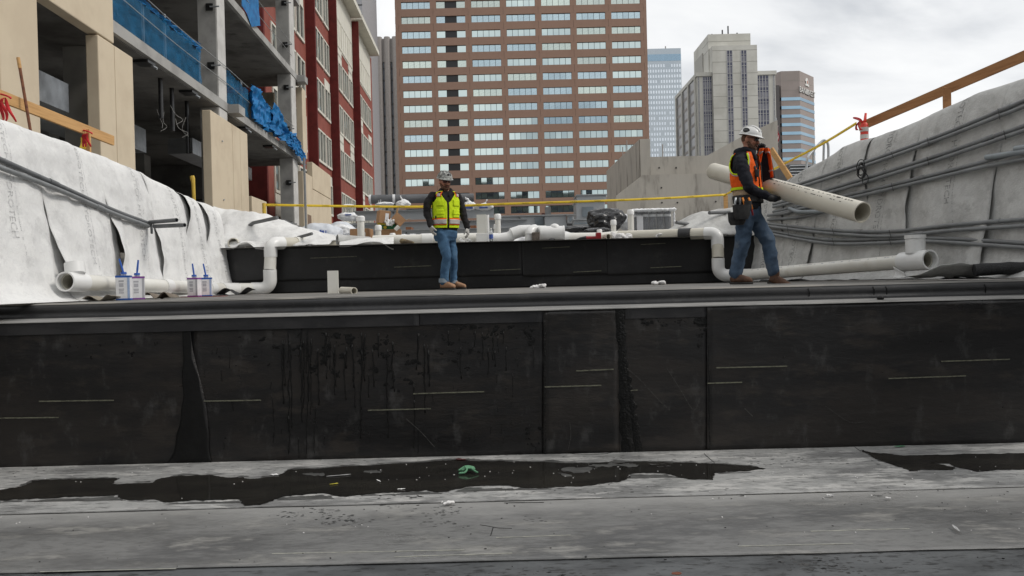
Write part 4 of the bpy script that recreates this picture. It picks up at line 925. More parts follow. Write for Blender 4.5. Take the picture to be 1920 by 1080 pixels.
# ---- adhesive cans
def can(cx, cy, Y, w, h, label, band, yaw, stick):
    p = onz(cx, cy, DECK + .004); p = Vector((at(cx, cy, Y).x, Y, DECK + .004)); rt_can = empty('adhesive_can', p, label, 'can', 'adhesive cans on the deck')
    q = Matrix.Rotation(yaw, 3, 'Z'); ax = q @ Vector((w / 2, 0, 0)); ay = q @ Vector((0, w * .36, 0))
    MB().obox(p + vz * h / 2, ax, ay, vz * h / 2).build('can_body', m_lab, rt_can, bevel=.006)
    for z0, z1 in ((.0, .018), (h - .02, h + .002)): MB().obox(p + vz * (z0 + z1) / 2, ax * 1.012, ay * 1.016, vz * (z1 - z0) / 2).build('printed_band', band, rt_can)
    fr = -(q @ Vector((0, w * .36 + .001, 0)))
    for zz, ww, hh in ((h * .78, .35, .01), (h * .62, .3, .02), (h * .45, .36, .006), (h * .38, .32, .006), (h * .3, .34, .006)):
        MB().obox(p + vz * zz + fr - ax * .2, ax * ww, (q @ Vector((0, .001, 0))), vz * hh).build('label_print', m_greyp, rt_can)
    MB().obox(p + vz * h * .5 + fr * 1.003 + ax * .78, ax * .16, (q @ Vector((0, .001, 0))), vz * h * .42).build('label_strip', m_greyp if band is m_pur else M('pale blue print', (.35, .45, .65), .6), rt_can)
    nk = MB().tube([p + vz * h, p + vz * (h + .02)], .028, 14).build('neck', m_steel, rt_can, smooth=40)
    MB().tube([p + vz * (h + .018), p + vz * (h + .042)], [.034, .03], 14).build('cap', m_blue, rt_can, smooth=40)
    MB().tube([p + vz * (h + .03), p + vz * (h + .08) + Vector((stick * .3, 0, 0)), p + vz * (h + .19) + Vector((stick, 0, 0))], [.009, .012, .010], 8).build('brush_handle', m_blue, rt_can, smooth=40)
can(233, 560, 8.9, .15, .27, 'left front white can with blue bands and slanted brush handle', m_blue, .25, -.045)
can(258, 558, 9.12, .15, .26, 'white can with purple bands just behind the left front can', m_pur, .5, .02)
can(365, 556, 10.6, .145, .25, 'white can with scribbled front on the red board', m_pur, -.12, -.018)
can(387, 556, 10.75, .15, .25, 'white can with blue side on the red board', m_blue, .3, -.03)
p = V(378, 558, 10.55); tag(MB().obox((p.x, 10.6, DECK + .004 + .0), (.28, 0, 0), (0, .14, .0), (0, 0, .003)).build('red_board', M('red board', (.22, .035, .03), .7)), 'thin dark red board under the far pair of cans', 'board')

# ---- loose pieces on the deck
p = Vector((at(625, 545, 10.6).x, 10.6, DECK + .004)); mb = MB()
def hollow(mb, c, w, dd, h, t, rot=0):
    q = Matrix.Rotation(rot, 3, 'Z')
    for sx, sy, hw, hd in ((0, -1, w / 2, t / 2), (0, 1, w / 2, t / 2)): mb.obox(c + q @ Vector((0, sy * (dd / 2 - t / 2), h / 2)), q @ Vector((hw, 0, 0)), q @ Vector((0, hd, 0)), vz * h / 2)
    for sx in (-1, 1): mb.obox(c + q @ Vector((sx * (w / 2 - t / 2), 0, h / 2)), q @ Vector((t / 2, 0, 0)), q @ Vector((0, dd / 2 - t, 0)), vz * h / 2)
hollow(mb, p, .135, .10, .30, .008, .12)
tag(mb.build('square_duct_offcut', m_pvc), 'upright white square duct offcut standing on the deck', 'duct')
a = V(641, 544.5, 10.5); b = V(664, 545.5, 10.2); tag(MB().pipe([a, b], .047, .036, 24).build('pipe_offcut', m_pvcd, smooth=40), 'short cream pipe offcut lying beside the square duct', 'pipe')
def crumple(name, px, py, Y, sx, sy, sz, mat, label, cat, seed, zb=DECK, group=None):
    c = Vector((at(px, py, Y).x, Y, zb)); mb = MB(); rn = random.Random(seed)
    for k in range(9):
        q = Euler((rn.uniform(-.6, .6), rn.uniform(-.6, .6), rn.uniform(0, 3))).to_matrix()
        mb.ell(c + Vector((rn.gauss(0, sx * .4), rn.gauss(0, sy * .35), sz * rn.uniform(.15, .55))), (sx * rn.uniform(.25, .5), sy * rn.uniform(.2, .45), sz * rn.uniform(.15, .45)), q, 10, 6)
    o = skin(name, mb, mat, None, max(.008, min(sx, sz) * .09), 1, lambda co, n: sz * .16 * nz(co.x * 3 / sx, co.y * 3 / sx, co.z * 3 / sz + seed) + sz * .08 * nz(co.x * 9 / sx, co.y * 9 / sx, co.z * 8 / sz))
    return tag(o, label, cat, group)
crumple('rag', 1013, 540, 11.4, .13, .1, .07, m_rag, 'crumpled white rag on the deck right of the yellow vest worker', 'rag', 1)
crumple('rag', 1234, 533, 11.9, .12, .1, .07, m_rag, 'crumpled white rag on the deck near the pipe riser', 'rag', 2)
crumple('rag', 1163, 440, 13.25, .17, .1, .13, m_rag, 'white rag heap on the wall top beside the saw', 'rag', 3, UP + .03)
crumple('rag', 1240, 444, 13.2, .14, .1, .09, m_rag, 'white rag on the wall top before the wrapped pallet', 'rag', 4, UP + .03)
crumple('rag', 868, 455, 13.2, .12, .1, .09, m_rag, 'white rag on the wall top by the hanging gloved hand', 'rag', 5, UP + .03)
crumple('rag', 588, 460, 13.15, .16, .1, .06, m_rag, 'blue and white rag on the wall top near the left elbow', 'rag', 6, UP + .03)
# drainage mat at the foot of the right wall and rolled in the corner
m_mat = M('black dimpled drainage mat', (.015, .015, .016), .55, c2=(.028, .028, .03), scale=60, mix=(.45, .55), bump=.8, bscale=90)
mb = MB()
def mf(u, v):
    y = lerp(12.2, 8.25, u); b = baseR(y); e_ = .05 * nz(y * 2.2, 4) + .03 * nz(y * 6, 1)
    return b + NR * (.30 + .22 * v + e_ * v) + Vector((0, 0, .014 + .05 * max(0, nz(y * 3.2, v * 2, 3)) * v))
mb.grid(70, 6, mf); tag(mb.build('drainage_mat', m_mat, smooth=True, solid=.006), 'black drainage mat edge poking out under the right fleece', 'mat')
a = V(1828, 506, 8.45); b = a + Vector((1.5, -.35, .03)); mb = MB(); pts = [a.lerp(b, k / 14) for k in range(15)]
mb.tube(pts, [.066 + .010 * nz(k * .7, 3) for k in range(15)], 20); 
for k, v in enumerate(mb.v): mb.v[k] = v + Vector((0, .02 * nz(v.x * 5, v.z * 9), .012 * nz(v.x * 7, v.y * 9, 2)))
tag(mb.build('mat_roll', m_mat, smooth=60), 'black dimpled mat roll at the right end of the deck', 'mat roll')
mb = MB(); mb.grid(26, 8, lambda u, v: V(lerp(1690, 1835, u), 520 + 3 * nz(u * 5, 2) - (26 * (v ** 1.6)) * sstep(0, .7, u), 8.75 - .25 * v) + Vector((0, 0, .012 * nz(u * 7, v * 4)))); tag(mb.build('fleece_flap', m_fleece_shade, smooth=True, solid=.004), 'torn grey fleece flap lapping over the black mat', 'fabric')
mb = MB(); mb.grid(10, 8, lambda u, v: V(1674 + 22 * u + 4 * math.sin(v * 3), 522 - 22 * v * (1 - u * .6), 8.9 - .1 * u)); tag(mb.build('fleece_scrap', m_fleece, smooth=True, solid=.004), 'small white fleece tongue in front of the tee pipe', 'fabric')
# scraps of mat at the foot of the left wall
for k, (px, py, Y, w_, hh, mat, lab) in enumerate(((190, 561, 8.75, .34, .055, M('tan felt mat', (.30, .27, .22), .9), 'tan curled mat scrap under the left tee pipe'), (305, 559, 9.4, .30, .07, M('brown felt mat', (.17, .14, .11), .9), 'brown arched mat scrap between the two pairs of cans'), (25, 566, 8.2, .5, .02, m_mat, 'black mat strip at the far left deck edge'), (440, 549, 12.0, .55, .10, m_mat, 'black torn mat scrap in front of the left pipe'))):
    c = Vector((at(px, py, Y).x, Y, DECK + .01)); mb = MB()
    mb.grid(24, 8, lambda u, v: c + Vector(((u - .5) * w_, (v - .5) * .28, hh * (math.sin(u * math.pi * 1.6 + k) ** 2) * (1 - .4 * v) + .01 * nz(u * 4, v * 4, k))))
    tag(mb.build('mat_scrap', mat, smooth=True, solid=.006), lab, 'mat')

# ---- conduits strapped to the side walls
def wallpt(px, py, side, off):
    dr_ = ray(px, py); best = None
    lo, hi = 6.0, 14.5
    for _ in range(40):            # march to the draped surface
        y = (lo + hi) / 2; p = CAM + dr_ * (y / dr_.y); b = baseL(y) if side < 0 else baseR(y); n = NL if side < 0 else NR
        H = interp(topL if side < 0 else topR, y) - DECK; hgt = min(1, max(0, (p.z - DECK) / H))
        o = interp([(c, b2) for a2, b2, c in profile[:9]], hgt) + .085 + off
        if (p - b).dot(n) > o: lo = y
        else: hi = y
    return CAM + dr_ * (lo / dr_.y)
def conduit(pts, side, r, label, mat=m_cond, off=.0, couple=(), hollow_end=False):
    W = catmull([wallpt(x, y, side, off) for x, y in pts], 8)
    rt2 = empty('conduit', W[len(W) // 2], label, 'conduit', 'conduits on the right wall' if side > 0 else 'conduits on the left wall')
    (MB().pipe(W, r, r * .78, 14) if hollow_end else MB().tube(W, r, 14)).build('conduit_barrel', mat, rt2, smooth=40)
    for t in couple:
        i = min(len(W) - 2, int(t * (len(W) - 1))); dd = (W[i + 1] - W[i]).normalized()
        MB().tube([W[i] - dd * .07, W[i] + dd * .07], r * 1.22, 14).build('coupling', mat, rt2, smooth=40)
    return rt2
cr_ = .0225; CR = []
for k, (pts, cpl, lab) in enumerate((
    ([(1450, 360), (1560, 325), (1738, 263), (1871, 209), (1960, 172)], (.3, .8), 'topmost conduit on the right wall'),
    ([(1450, 366), (1560, 332), (1738, 270), (1871, 219), (1960, 184)], (.52,), 'second conduit from the top on the right wall'),
    ([(1450, 383), (1560, 353), (1738, 298), (1882, 249), (1960, 222)], (.7,), 'third conduit from the top on the right wall'),
    ([(1450, 388), (1560, 360), (1738, 306), (1882, 258), (1960, 231)], (.25,), 'fourth conduit from the top on the right wall'),
    ([(1450, 397), (1571, 370), (1671, 347), (1827, 308), (1960, 272)], (.6,), 'fifth conduit from the top on the right wall, touching the open stub'),
    ([(1450, 402), (1582, 374), (1671, 354), (1827, 317), (1960, 290)], (.45,), 'sixth conduit from the top on the right wall'),
    ([(1430, 418), (1550, 431), (1667, 434), (1785, 422), (1960, 408)], (.4, .9), 'upper sagging conduit of the lower right bundle'),
    ([(1430, 423), (1550, 437), (1667, 443), (1785, 432), (1960, 421)], (.65,), 'second sagging conduit of the lower right bundle'),
    ([(1430, 430), (1550, 449), (1732, 446), (1960, 458)], (.35,), 'third sagging conduit of the lower right bundle'),
    ([(1430, 436), (1550, 456), (1667, 455), (1732, 452), (1960, 467)], (.7,), 'lowest sagging conduit of the right wall'))):
    CR.append(conduit(pts, 1, cr_, lab, m_cond, .0 if k % 2 == 0 else .02, cpl))
conduit([(1849, 295), (1890, 289), (1960, 278)], 1, .03, 'short open grey conduit stub at the right edge, lower one', M('blue grey conduit', (.27, .30, .32), .45), .05, (), True)
conduit([(1903, 279), (1960, 270)], 1, .03, 'short open grey conduit stub at the right edge, upper one', MATS['blue grey conduit'], .05, (), True)
conduit([(1440, 412), (1498, 407), (1548, 397)], 1, .022, 'short bent conduit behind the pipe carrier, lowest of three', m_cond, .0)
conduit([(1480, 391), (1500, 397), (1545, 396)], 1, .028, 'short bluish conduit behind the pipe carrier', MATS['blue grey conduit'], .05, (), True)
conduit([(1440, 404), (1480, 398), (1496, 388)], 1, .022, 'short bent conduit behind the pipe carrier, upper one', m_cond, .02)
# thin tie wires on the bundles
for x, y0, y1, ci in ((1738, 258, 274, 0), (1871, 204, 224, 0), (1671, 285, 296, 0), (1738, 294, 310, 2), (1882, 245, 262, 2), (1671, 343, 358, 4), (1560, 428, 440, 6), (1667, 431, 447, 6), (1560, 446, 460, 8), (1667, 446, 460, 8), (1475, 420, 442, 6)):
    mb = MB(); mb.tube([wallpt(x + i, lerp(y0, y1, i / 4), 1, .055) for i in range(5)], .004, 5); mb.build('tie_wire', m_black, CR[ci])
# coil of black cable
c = wallpt(1622, 325, 1, .09); cc = empty('cable_coil', c, 'tangled coil of black cable hanging on the right wall conduits', 'cable')
for k in range(6):
    rn = random.Random(k); mb = MB(); r_ = rn.uniform(.06, .10); cy_ = rn.uniform(-.08, .08); ph = rn.uniform(0, 3)
    mb.tube([c + Vector((.55 * r_ * math.sin(a) + rn.uniform(-.01, .01) - .05 * (cy_ > 0), -.02 * math.cos(2 * a + ph), cy_ + r_ * 1.1 * math.cos(a))) for a in [i * math.pi / 9 for i in range(19)]], .006, 6); mb.build('cable_loop', m_black, cc, smooth=True)
conduit([(-40, 281), (100, 343), (210, 393), (282, 420)], -1, .026, 'upper dark conduit on the left fleece wall', m_condd, .0, (.35,))
conduit([(-40, 299), (100, 352), (210, 399), (278, 424)], -1, .026, 'lower grey conduit on the left fleece wall', m_cond, .03, (.6,))
q = wallpt(281, 421, -1, .03)
for k, (a, b, lab) in enumerate(((q + vz * .03, q + Vector((.50, -.35, .02)), 'upper conduit stub poking out of the left fleece wall'), (q + Vector((.08, -.05, -.03)), q + Vector((.62, -.4, -.05)), 'lower conduit stub poking out of the left fleece wall'), (q + Vector((.02, 0, 0)), q + Vector((.04, -.04, -.12)), 'short downward conduit stub on the left fleece wall'))):
    tag(MB().pipe([a, b], .026 if k < 2 else .016, .02 if k < 2 else .01, 14).build('conduit_stub', m_condd, smooth=40), lab, 'conduit')

# ---- timber guard rails, ribbon, stake, delineator, tape
def ribbon(px, py, Y, label, n=3, s=.1):
    c = V(px, py, Y); o = empty('flagging_ribbon', c, label, 'ribbon')
    mb = MB(); mb.tube([c + Vector((.055 * math.cos(a), -.03 + .03 * math.sin(a), .05 * math.sin(a * .5))) for a in [i * math.pi / 6 for i in range(13)]], .009, 6); mb.build('knot', m_ribb, o, smooth=True)
    for k in range(n):
        rn = random.Random(k + int(px)); mb = MB(); dx = rn.uniform(-.9, .7)
        mb.grid(8, 2, lambda u, v: c + Vector((dx * s * u + .030 * (v - .5) + .02 * math.sin(u * 6 + k), -.06 - .03 * math.sin(u * 5 + v), -s * 1.5 * u + .03 * math.sin(u * 4)))); mb.build('tail', m_ribb, o, smooth=True, solid=.002)
a = V(-60, 156, 8.5); b = V(212, 264, 11.4); tag(MB().beam(a, b, .04, .135).build('guard_rail', m_wood, bevel=.004), 'sloping pine guard rail above the left fleece wall', 'rail')
a = V(166, 244, 10.75); tag(MB().box((a.x - .045, a.y - .065, 2.6), (a.x + .045, a.y - .025, a.z)).build('rail_post', m_wood, bevel=.004), 'short pine post holding the left guard rail', 'post')
ribbon(14, 186, 8.95, 'red ribbon tied on the near end of the left guard rail', 4, .16); ribbon(167, 252, 10.65, 'red ribbon tied at the post of the left guard rail', 3, .1)
a = V(158, 258, 10.66); mb = MB(); mb.grid(6, 3, lambda u, v: a + Vector((-.04 + .09 * v - .02 * u, -.02 + .02 * math.sin(u * 4), -.16 * u))); tag(mb.build('tape_scrap', m_yel, smooth=True, solid=.002), 'scrap of yellow tape hanging on the left rail post', 'tape')
a = V(34, 108, 9.3); b = V(60, 262, 9.3); sk = empty('rusty_stake', b, 'thin rusty stake leaning behind the left guard rail', 'stake')
MB().tube([a.lerp(b, .12), b], .017, 10).build('shaft', m_rust, sk, smooth=40); MB().tube([a, a.lerp(b, .13)], .02, 10).build('tip', m_wood, sk, smooth=40)
a = V(1612, 238, 11.5); b = V(1960, 88, 8.85); tag(MB().beam(a, b, .04, .12).build('guard_rail', m_woodd, bevel=.004), 'sloping brown timber guard rail above the right fleece wall', 'rail')
a = V(1771, 166, 10.0); tag(MB().box((a.x - .045, a.y - .07, 3.2), (a.x + .045, a.y - .03, a.z)).build('rail_post', m_woodd, bevel=.004), 'short brown timber post holding the right guard rail', 'post')
# delineator
c = V(1621, 262, 11.2); dl = empty('delineator', Vector((c.x, 11.2, 3.35)), 'red and white banded traffic delineator on the right wall top', 'delineator'); m_or = M('red orange plastic', (.72, .05, .03), .45); m_refl = M('pale reflective band', (.62, .60, .56), .4)
zz = c.z
MB().tube([(c.x, 11.2, 3.3), (c.x, 11.2, zz + .21), (c.x, 11.2, zz + .235)], [.056, .053, .035], 20).build('tube', m_or, dl, smooth=40)
for z0 in (.01, .11): MB().tube([(c.x, 11.2, zz + z0), (c.x, 11.2, zz + z0 + .06)], .0565, 20, False).build('reflective_band', m_refl, dl, smooth=40)
MB().tube([(c.x - .01, 11.2, zz + .225), (c.x - .05, 11.2, zz + .25), (c.x + .01, 11.2, zz + .26), (c.x + .025, 11.2, zz + .37)], [.02, .02, .022, .016], 10).build('handle', m_or, dl, smooth=True)
ribbon(1606, 228, 11.15, 'red ribbon joining the yellow tape to the delineator', 2, .07)
# tapes
def tape(P, width, label, twist=0.0, chars=True):
    W = catmull([V(*p) for p in P], 10); o = empty('barrier_tape', W[len(W) // 2], label, 'tape')
    mb = MB(); n = len(W) - 1
    def fn(u, v):
        i = min(n, int(round(u * n))); tw_ = twist * math.sin(u * 9)
        return W[i] + Vector((0, math.sin(tw_) * (v - .5) * width, math.cos(tw_) * (v - .5) * width))
    mb.grid(n, 2, fn); mb.build('tape_band', m_yel, o, smooth=True, solid=.0015)
    Ltot = sum((W[i + 1] - W[i]).length for i in range(n)); vs_, fs_ = text_mesh('CAUTION', width * .62, 0, 1.0, 'LEFT')
    cum = [0]
    for i in range(n): cum.append(cum[-1] + (W[i + 1] - W[i]).length)
    def along(s):
        s = min(max(s, 0), cum[-1] - 1e-4); i = max(k for k in range(n) if cum[k] <= s); t = (s - cum[i]) / (cum[i + 1] - cum[i]); return W[i].lerp(W[i + 1], t), i / n
    mb = MB(); s = .15
    while s < Ltot - .4:
        pts = []
        for v in vs_:
            q, u = along(s + v.x * 1.05); pts.append(q + Vector((0, -.004, v.y)))
        mb.add(pts, fs_); s += .48
    mb.build('tape_lettering', m_ink, o)
tape([(492, 384, 15.2), (640, 386.5, 15.3), (800, 387.5, 15.4), (960, 382, 15.6), (1130, 376.5, 15.8), (1250, 371.5, 16), (1362, 365, 16.2)], .046, 'yellow barrier tape stretched across behind both workers', .15)
tape([(1362, 364, 16.2), (1430, 328, 14.5), (1490, 297, 13.2), (1545, 268, 12.2), (1606, 231, 11.2)], .042, 'yellow barrier tape rising to the delineator on the right', .3)
a = V(495, 381, 15.2); tag(MB().tube([(a.x, 15.2, UP + .03), (a.x, 15.2, a.z)], .035, 10).build('tape_post', M('yellow wrapped wood', (.62, .42, .06), .7), smooth=40), 'yellow wrapped post at the left end of the tape', 'post')
a = V(360, 330, 14.5); tag(MB().tube([(a.x + .03, 14.5, 2.7), (a.x + .02, 14.5, a.z - .12), (a.x + .01, 14.5, a.z - .05), (a.x, 14.5, a.z)], [.03, .034, .045, .04], 8).build('tape_post', MATS['yellow wrapped wood'], smooth=40), 'yellow wrapped post top behind the left fleece wall', 'post')
a = V(1361, 366, 16.2); tag(MB().box((a.x - .04, 16.2, UP + .03), (a.x + .04, 16.24, a.z)).build('tape_post', m_wood), 'timber post holding the tape beside the tool belt', 'post')
a = V(1446, 280, 13.6); b = V(1484, 338, 13.2); tag(MB().beam(a, b, .04, .095).build('plank', m_wood, bevel=.004), 'diagonal timber brace beside the held orange garment', 'plank')
# hoop rail and louvred unit on the right
hr = empty('hoop_rail', V(1530, 330, 13.0), 'grey steel hoop hand rail on top of the right wall', 'railing')
W = catmull([V(1513, 340, 12.9), V(1512, 312, 12.9), V(1515, 295, 12.9), V(1524, 283, 12.95), V(1540, 266, 13.0), V(1548, 264, 13.0), V(1553, 274, 13.0), V(1553, 312, 13.0)], 6); MB().tube(W, .021, 12).build('hoop', m_steel, hr, smooth=40)
for a, b in (((1525, 283), (1525, 322)), ((1545, 265), (1544, 305))): MB().tube([V(*a, 13.0), V(*b, 13.0)], .019, 10).build('upright', m_steel, hr, smooth=40)
lv = empty('louvre_unit', V(1508, 335, 20), 'grey louvred ventilation unit beyond the right wall', 'ventilation unit')
p0 = V(1482, 340, 20); p1 = V(1532, 306, 20); MB().box((p0.x, 20.1, p0.z - 1), (p1.x + .3, 21.5, p1.z)).build('housing', m_condd, lv)
for k in range(6): MB().obox(((p0.x + p1.x) / 2, 20.05, p1.z - .06 - k * .075), ((p1.x - p0.x) / 2, 0, 0), (0, .05, -.02), (0, .004, .012)).build('slat', m_ptd, lv)

# ---- fleece spilling over both ends of the upper deck
def spill(ridge, side, label):
    mb = MB(); P_ = [(V(x, y, 14.0).x, V(x, y, 14.0).z) for x, y in ridge]; P_.sort()
    def fn(u, v):
        x = lerp(P_[0][0], P_[-1][0], u); h = interp(P_, x) - UP
        if v < .55: t = v / .55; y = lerp(13.03, 14.0, t); z = UP + .05 + max(.02, h - .05) * (math.sin(t * math.pi / 2) ** .8)
        else: t = (v - .55) / .45; y = lerp(14.0, 15.6, t); z = UP + .05 + max(.02, h - .05) * math.cos(t * math.pi / 2)
        return Vector((x, y + .05 * nz(x * 2, v * 3, 8), z + .05 * nz(x * 3, v * 5, 2) * min(1, h * 3) + .02 * nz(x * 9, v * 9)))
    mb.grid(60, 40, fn); return tag(mb.build('fleece_heap', m_fleece if side < 0 else m_fleece_shade, smooth=True, solid=.005), label, 'fabric')
spill([(405, 388), (430, 394), (470, 396), (500, 401), (530, 415), (560, 424), (590, 433), (615, 439), (640, 449)], -1, 'white fleece heap spilling from the left wall onto the upper deck')
spill([(1242, 437), (1262, 424), (1280, 412), (1318, 396), (1360, 392), (1400, 378), (1430, 372)], 1, 'white fleece heap spilling from the right wall onto the upper deck')
a = V(437, 456, 12.96); tag(MB().pipe([a, a + Vector((-.1, .6, .02))], .085, .072, 24).build('pipe_stub', m_pvcd, smooth=40), 'open cream pipe end tucked in the fleece above the left wall end', 'pipe')
mb = MB(); mb.grid(30, 10, lambda u, v: V(lerp(412, 500, u), 464 - 3 * math.sin(u * 3.1) + lerp(5, -9, v) - 12 * max(0, math.sin(u * 7 - 2.2)) * (1 - v), 12.93 + .1 * v + .03 * nz(u * 4, v * 4))); tag(mb.build('fleece_hem', m_fleece, smooth=True, solid=.005), 'wavy white fleece hem under the cream pipe end', 'fabric')
for k, (P_, r_, lab) in enumerate((([(468, 423, 13.4), (475, 418, 13.3), (520, 408, 13.0)], .03, 'dark conduit end resting on the left fleece heap'), ([(556, 446, 13.3), (585, 438, 13.1)], .025, 'dark conduit end beside the steel pole'), ([(1268, 417, 13.3), (1312, 424, 13.6)], .03, 'dark conduit end on the right fleece heap, lower one'), ([(1330, 399, 13.2), (1368, 398, 13.6)], .03, 'dark conduit end on the right fleece heap, upper one'))):
    tag(MB().tube([V(*p) for p in P_], r_, 12).build('conduit_end', m_condd, smooth=40), lab, 'conduit')
mb = MB(); mb.grid(24, 8, lambda u, v: V(lerp(516, 576, u), 410 + 22 * u ** 1.7 + v * 12 * math.sin(min(1, u * 1.3) * math.pi) + 2 * nz(u * 5, v * 5), 14.2 - .3 * v)); tag(mb.build('black_sheet', m_bagk, smooth=True, solid=.004), 'black plastic sheet edge on the left fleece heap', 'sheet')
# timber crate behind the left elbow
cb_ = empty('timber_crate', V(525, 447, 13.9), 'brown open fronted timber crate behind the left pipe elbow', 'crate'); a = V(497, 449, 13.9); b = V(553, 432, 14.3); m_crate = M('brown crate timber', (.28, .12, .06), .8, c2=(.2, .085, .04), scale=8)
for x0, x1, y0, y1, z0, z1 in ((a.x, b.x, 13.8, 14.4, b.z - .03, b.z), (a.x, b.x, 13.8, 14.4, UP + .03, UP + .06), (a.x, a.x + .26, 13.82, 14.4, UP + .061, b.z - .031), (b.x - .03, b.x, 13.8, 14.4, UP + .061, b.z - .031), ((a.x + b.x) / 2 + .1, (a.x + b.x) / 2 + .13, 13.81, 14.4, UP + .061, b.z - .031), (a.x + .27, b.x - .031, 14.36, 14.4, UP + .061, b.z - .031)): MB().box((x0, y0, z0), (x1, y1, z1)).build('board', m_crate, cb_)
a = V(570, 296, 14.6); b = V(574.5, 452, 14.6); tag(MB().tube([a, b], .022, 10).build('steel_pole', m_cond, smooth=40), 'tall thin grey steel pole standing behind the left pipe run', 'pole')

# ---- plumbing along the second wall top
def run(P_, r_, name, label, mat=m_pvc, cp_=()):
    W = catmull([V(*p) for p in P_], 6) if len(P_) > 2 else [V(*p) for p in P_]
    o = empty(name, W[len(W) // 2], label, 'pipe'); MB().tube(W, r_, 24).build('pipe_barrel', mat, o, smooth=40)
    for t in cp_:
        i = min(len(W) - 2, int(t * (len(W) - 1))); dd = (W[i + 1] - W[i]).normalized(); q = W[i] if len(W) > 2 else W[0].lerp(W[1], t); MB().tube([q - dd * .09, q + dd * .09], r_ * 1.12, 24).build('coupling', m_pvcw, o, smooth=40)
    return o
run([(640, 457, 14.0), (870, 450, 14.0)], .082, 'waste_pipe', 'grey white pipe lying along the wall top left of the yellow vest', M('greyish pvc', (.58, .58, .57), .4), (.3,))
run([(700, 452, 13.55), (905, 447, 13.5)], .095, 'waste_pipe', 'cream pipe lying behind the yellow vest worker', m_pvc, (.5,))
run([(922, 448, 13.45), (942, 448, 13.45), (955, 444, 13.45), (968, 436, 13.47), (985, 433, 13.5), (1024, 433, 13.5)], .09, 'offset_pipe', 'white offset pipe bending up right of the yellow vest', m_pvcw, (.06, .2, .62, .8))
run([(1052, 446, 13.4), (1085, 446, 13.4), (1145, 445, 13.45)], .085, 'waste_pipe', 'white pipe right of the large white coupling', m_pvc, (.15,))
run([(1040, 455, 13.8), (1160, 443, 13.8)], .095, 'waste_pipe', 'cream pipe behind the red saw', m_pvc)
bw = empty('backwater_valve', V(1035, 452, 13.3), 'large white cylindrical coupling with round top lug', 'pipe fitting')
a = V(1013.5, 437.5, 13.3); b = V(1057, 437, 13.3); MB().tube([a, b], .12, 32).build('barrel', m_pvcw, bw, smooth=40); MB().ell(V(1040, 427, 13.3), (.085, .085, .07), None, 18, 10).build('lug', m_pvcw, bw, smooth=True)
for q in (a, b): MB().tube([q - hx * .012, q + hx * .012], .126, 32).build('rim', m_pvcw, bw, smooth=40)
MB().ell(V(1035, 450, 13.25), (.06, .05, .03), None, 12, 8).build('drain_plug', m_condd, bw, smooth=True)
de = empty('vent_elbow', V(993, 455, 13.25), 'white dome shaped elbow standing on the wall top', 'pipe fitting'); a = V(993, 456, 13.25)
MB().tube([a, a + vz * .14], .072, 24).build('barrel', m_pvcw, de, smooth=40); MB().tube(arc3(a + vz * .13, a + vz * .24, a + Vector((.1, .12, .24))), .078, 24).build('bend', m_pvcw, de, smooth=True)
a = V(998, 455, 13.12); tag(MB().box((a.x, 13.1, UP + .03), (a.x + .125, 13.2, UP + .17)).build('concrete_block', M('brown grey block', (.15, .12, .10), .9, c2=(.07, .06, .05), scale=18, bump=.6, bscale=30), bevel=.008), 'small rough brown grey block beside the dome elbow', 'block')
a = V(905, 457, 13.15); ri = empty('open_riser', a, 'wide open topped white riser beside the water bottle', 'pipe')
hollow_mb = MB(); hollow(hollow_mb, Vector((a.x - .01, 13.15, UP + .03)), .155, .11, .45, .008, 0); hollow_mb.build('square_duct', m_pvc, ri)
MB().pipe([(a.x + .085, 13.2, UP + .03), (a.x + .085, 13.2, UP + .48)], .03, .024, 14).build('edge_pipe', m_pvcw, ri, smooth=40); MB().box((a.x - .10, 13.08, UP + .03), (a.x + .09, 13.092, UP + .17)).build('collar', m_pvcw, ri, bevel=.004)
for px, y0, y1, r_, lab in ((676, 405, 449, .062, 'thick capped white standpipe left of the open carton'), (709, 422, 449, .05, 'capped white standpipe in front of the open carton'), (736, 437, 449, .045, 'shortest capped standpipe before the lower carton'), (933, 401, 447, .05, 'tall capped standpipe right of the water bottle'), (1182, 393, 437, .052, 'tall capped standpipe before the wrapped pallet'), (1150, 412, 438, .045, 'capped standpipe before the black bin bag'), (1124, 430, 440, .04, 'small capped standpipe left of the bin bag pipe'), (929, 420, 446, .03, 'thin standpipe behind the water bottle')):
    t_ = V(px, y0, 13.9); sp_ = empty('standpipe', Vector((t_.x, 13.9, UP + .03)), lab, 'pipe', 'capped standpipes on the upper deck')
    MB().tube([(t_.x, 13.9, UP + .03), (t_.x, 13.9, t_.z - .05)], r_, 18).build('pipe_barrel', m_pvc, sp_, smooth=40)
    MB().tube([(t_.x, 13.9, t_.z - .09), (t_.x, 13.9, t_.z - .02), (t_.x, 13.9, t_.z)], [r_ * 1.2, r_ * 1.2, r_ * .9], 18).build('cap', m_pvcw, sp_, smooth=40)
a = V(921, 453, 13.1); wb = empty('water_bottle', a, 'clear plastic water bottle with blue label on the wall top', 'bottle'); m_pet = M('clear bottle plastic', (.75, .78, .80), .1, trans=.7)
MB().tube([(a.x, 13.1, UP + .03), (a.x, 13.1, UP + .16), (a.x, 13.1, UP + .20), (a.x, 13.1, UP + .235)], [.033, .034, .026, .014], 16).build('bottle_body', m_pet, wb, smooth=True); MB().tube([(a.x, 13.1, UP + .235), (a.x, 13.1, UP + .255)], .016, 12).build('cap', m_pvcw, wb, smooth=40); MB().tube([(a.x, 13.1, UP + .08), (a.x, 13.1, UP + .15)], .0348, 16, False).build('label', m_blueink, wb, smooth=40)
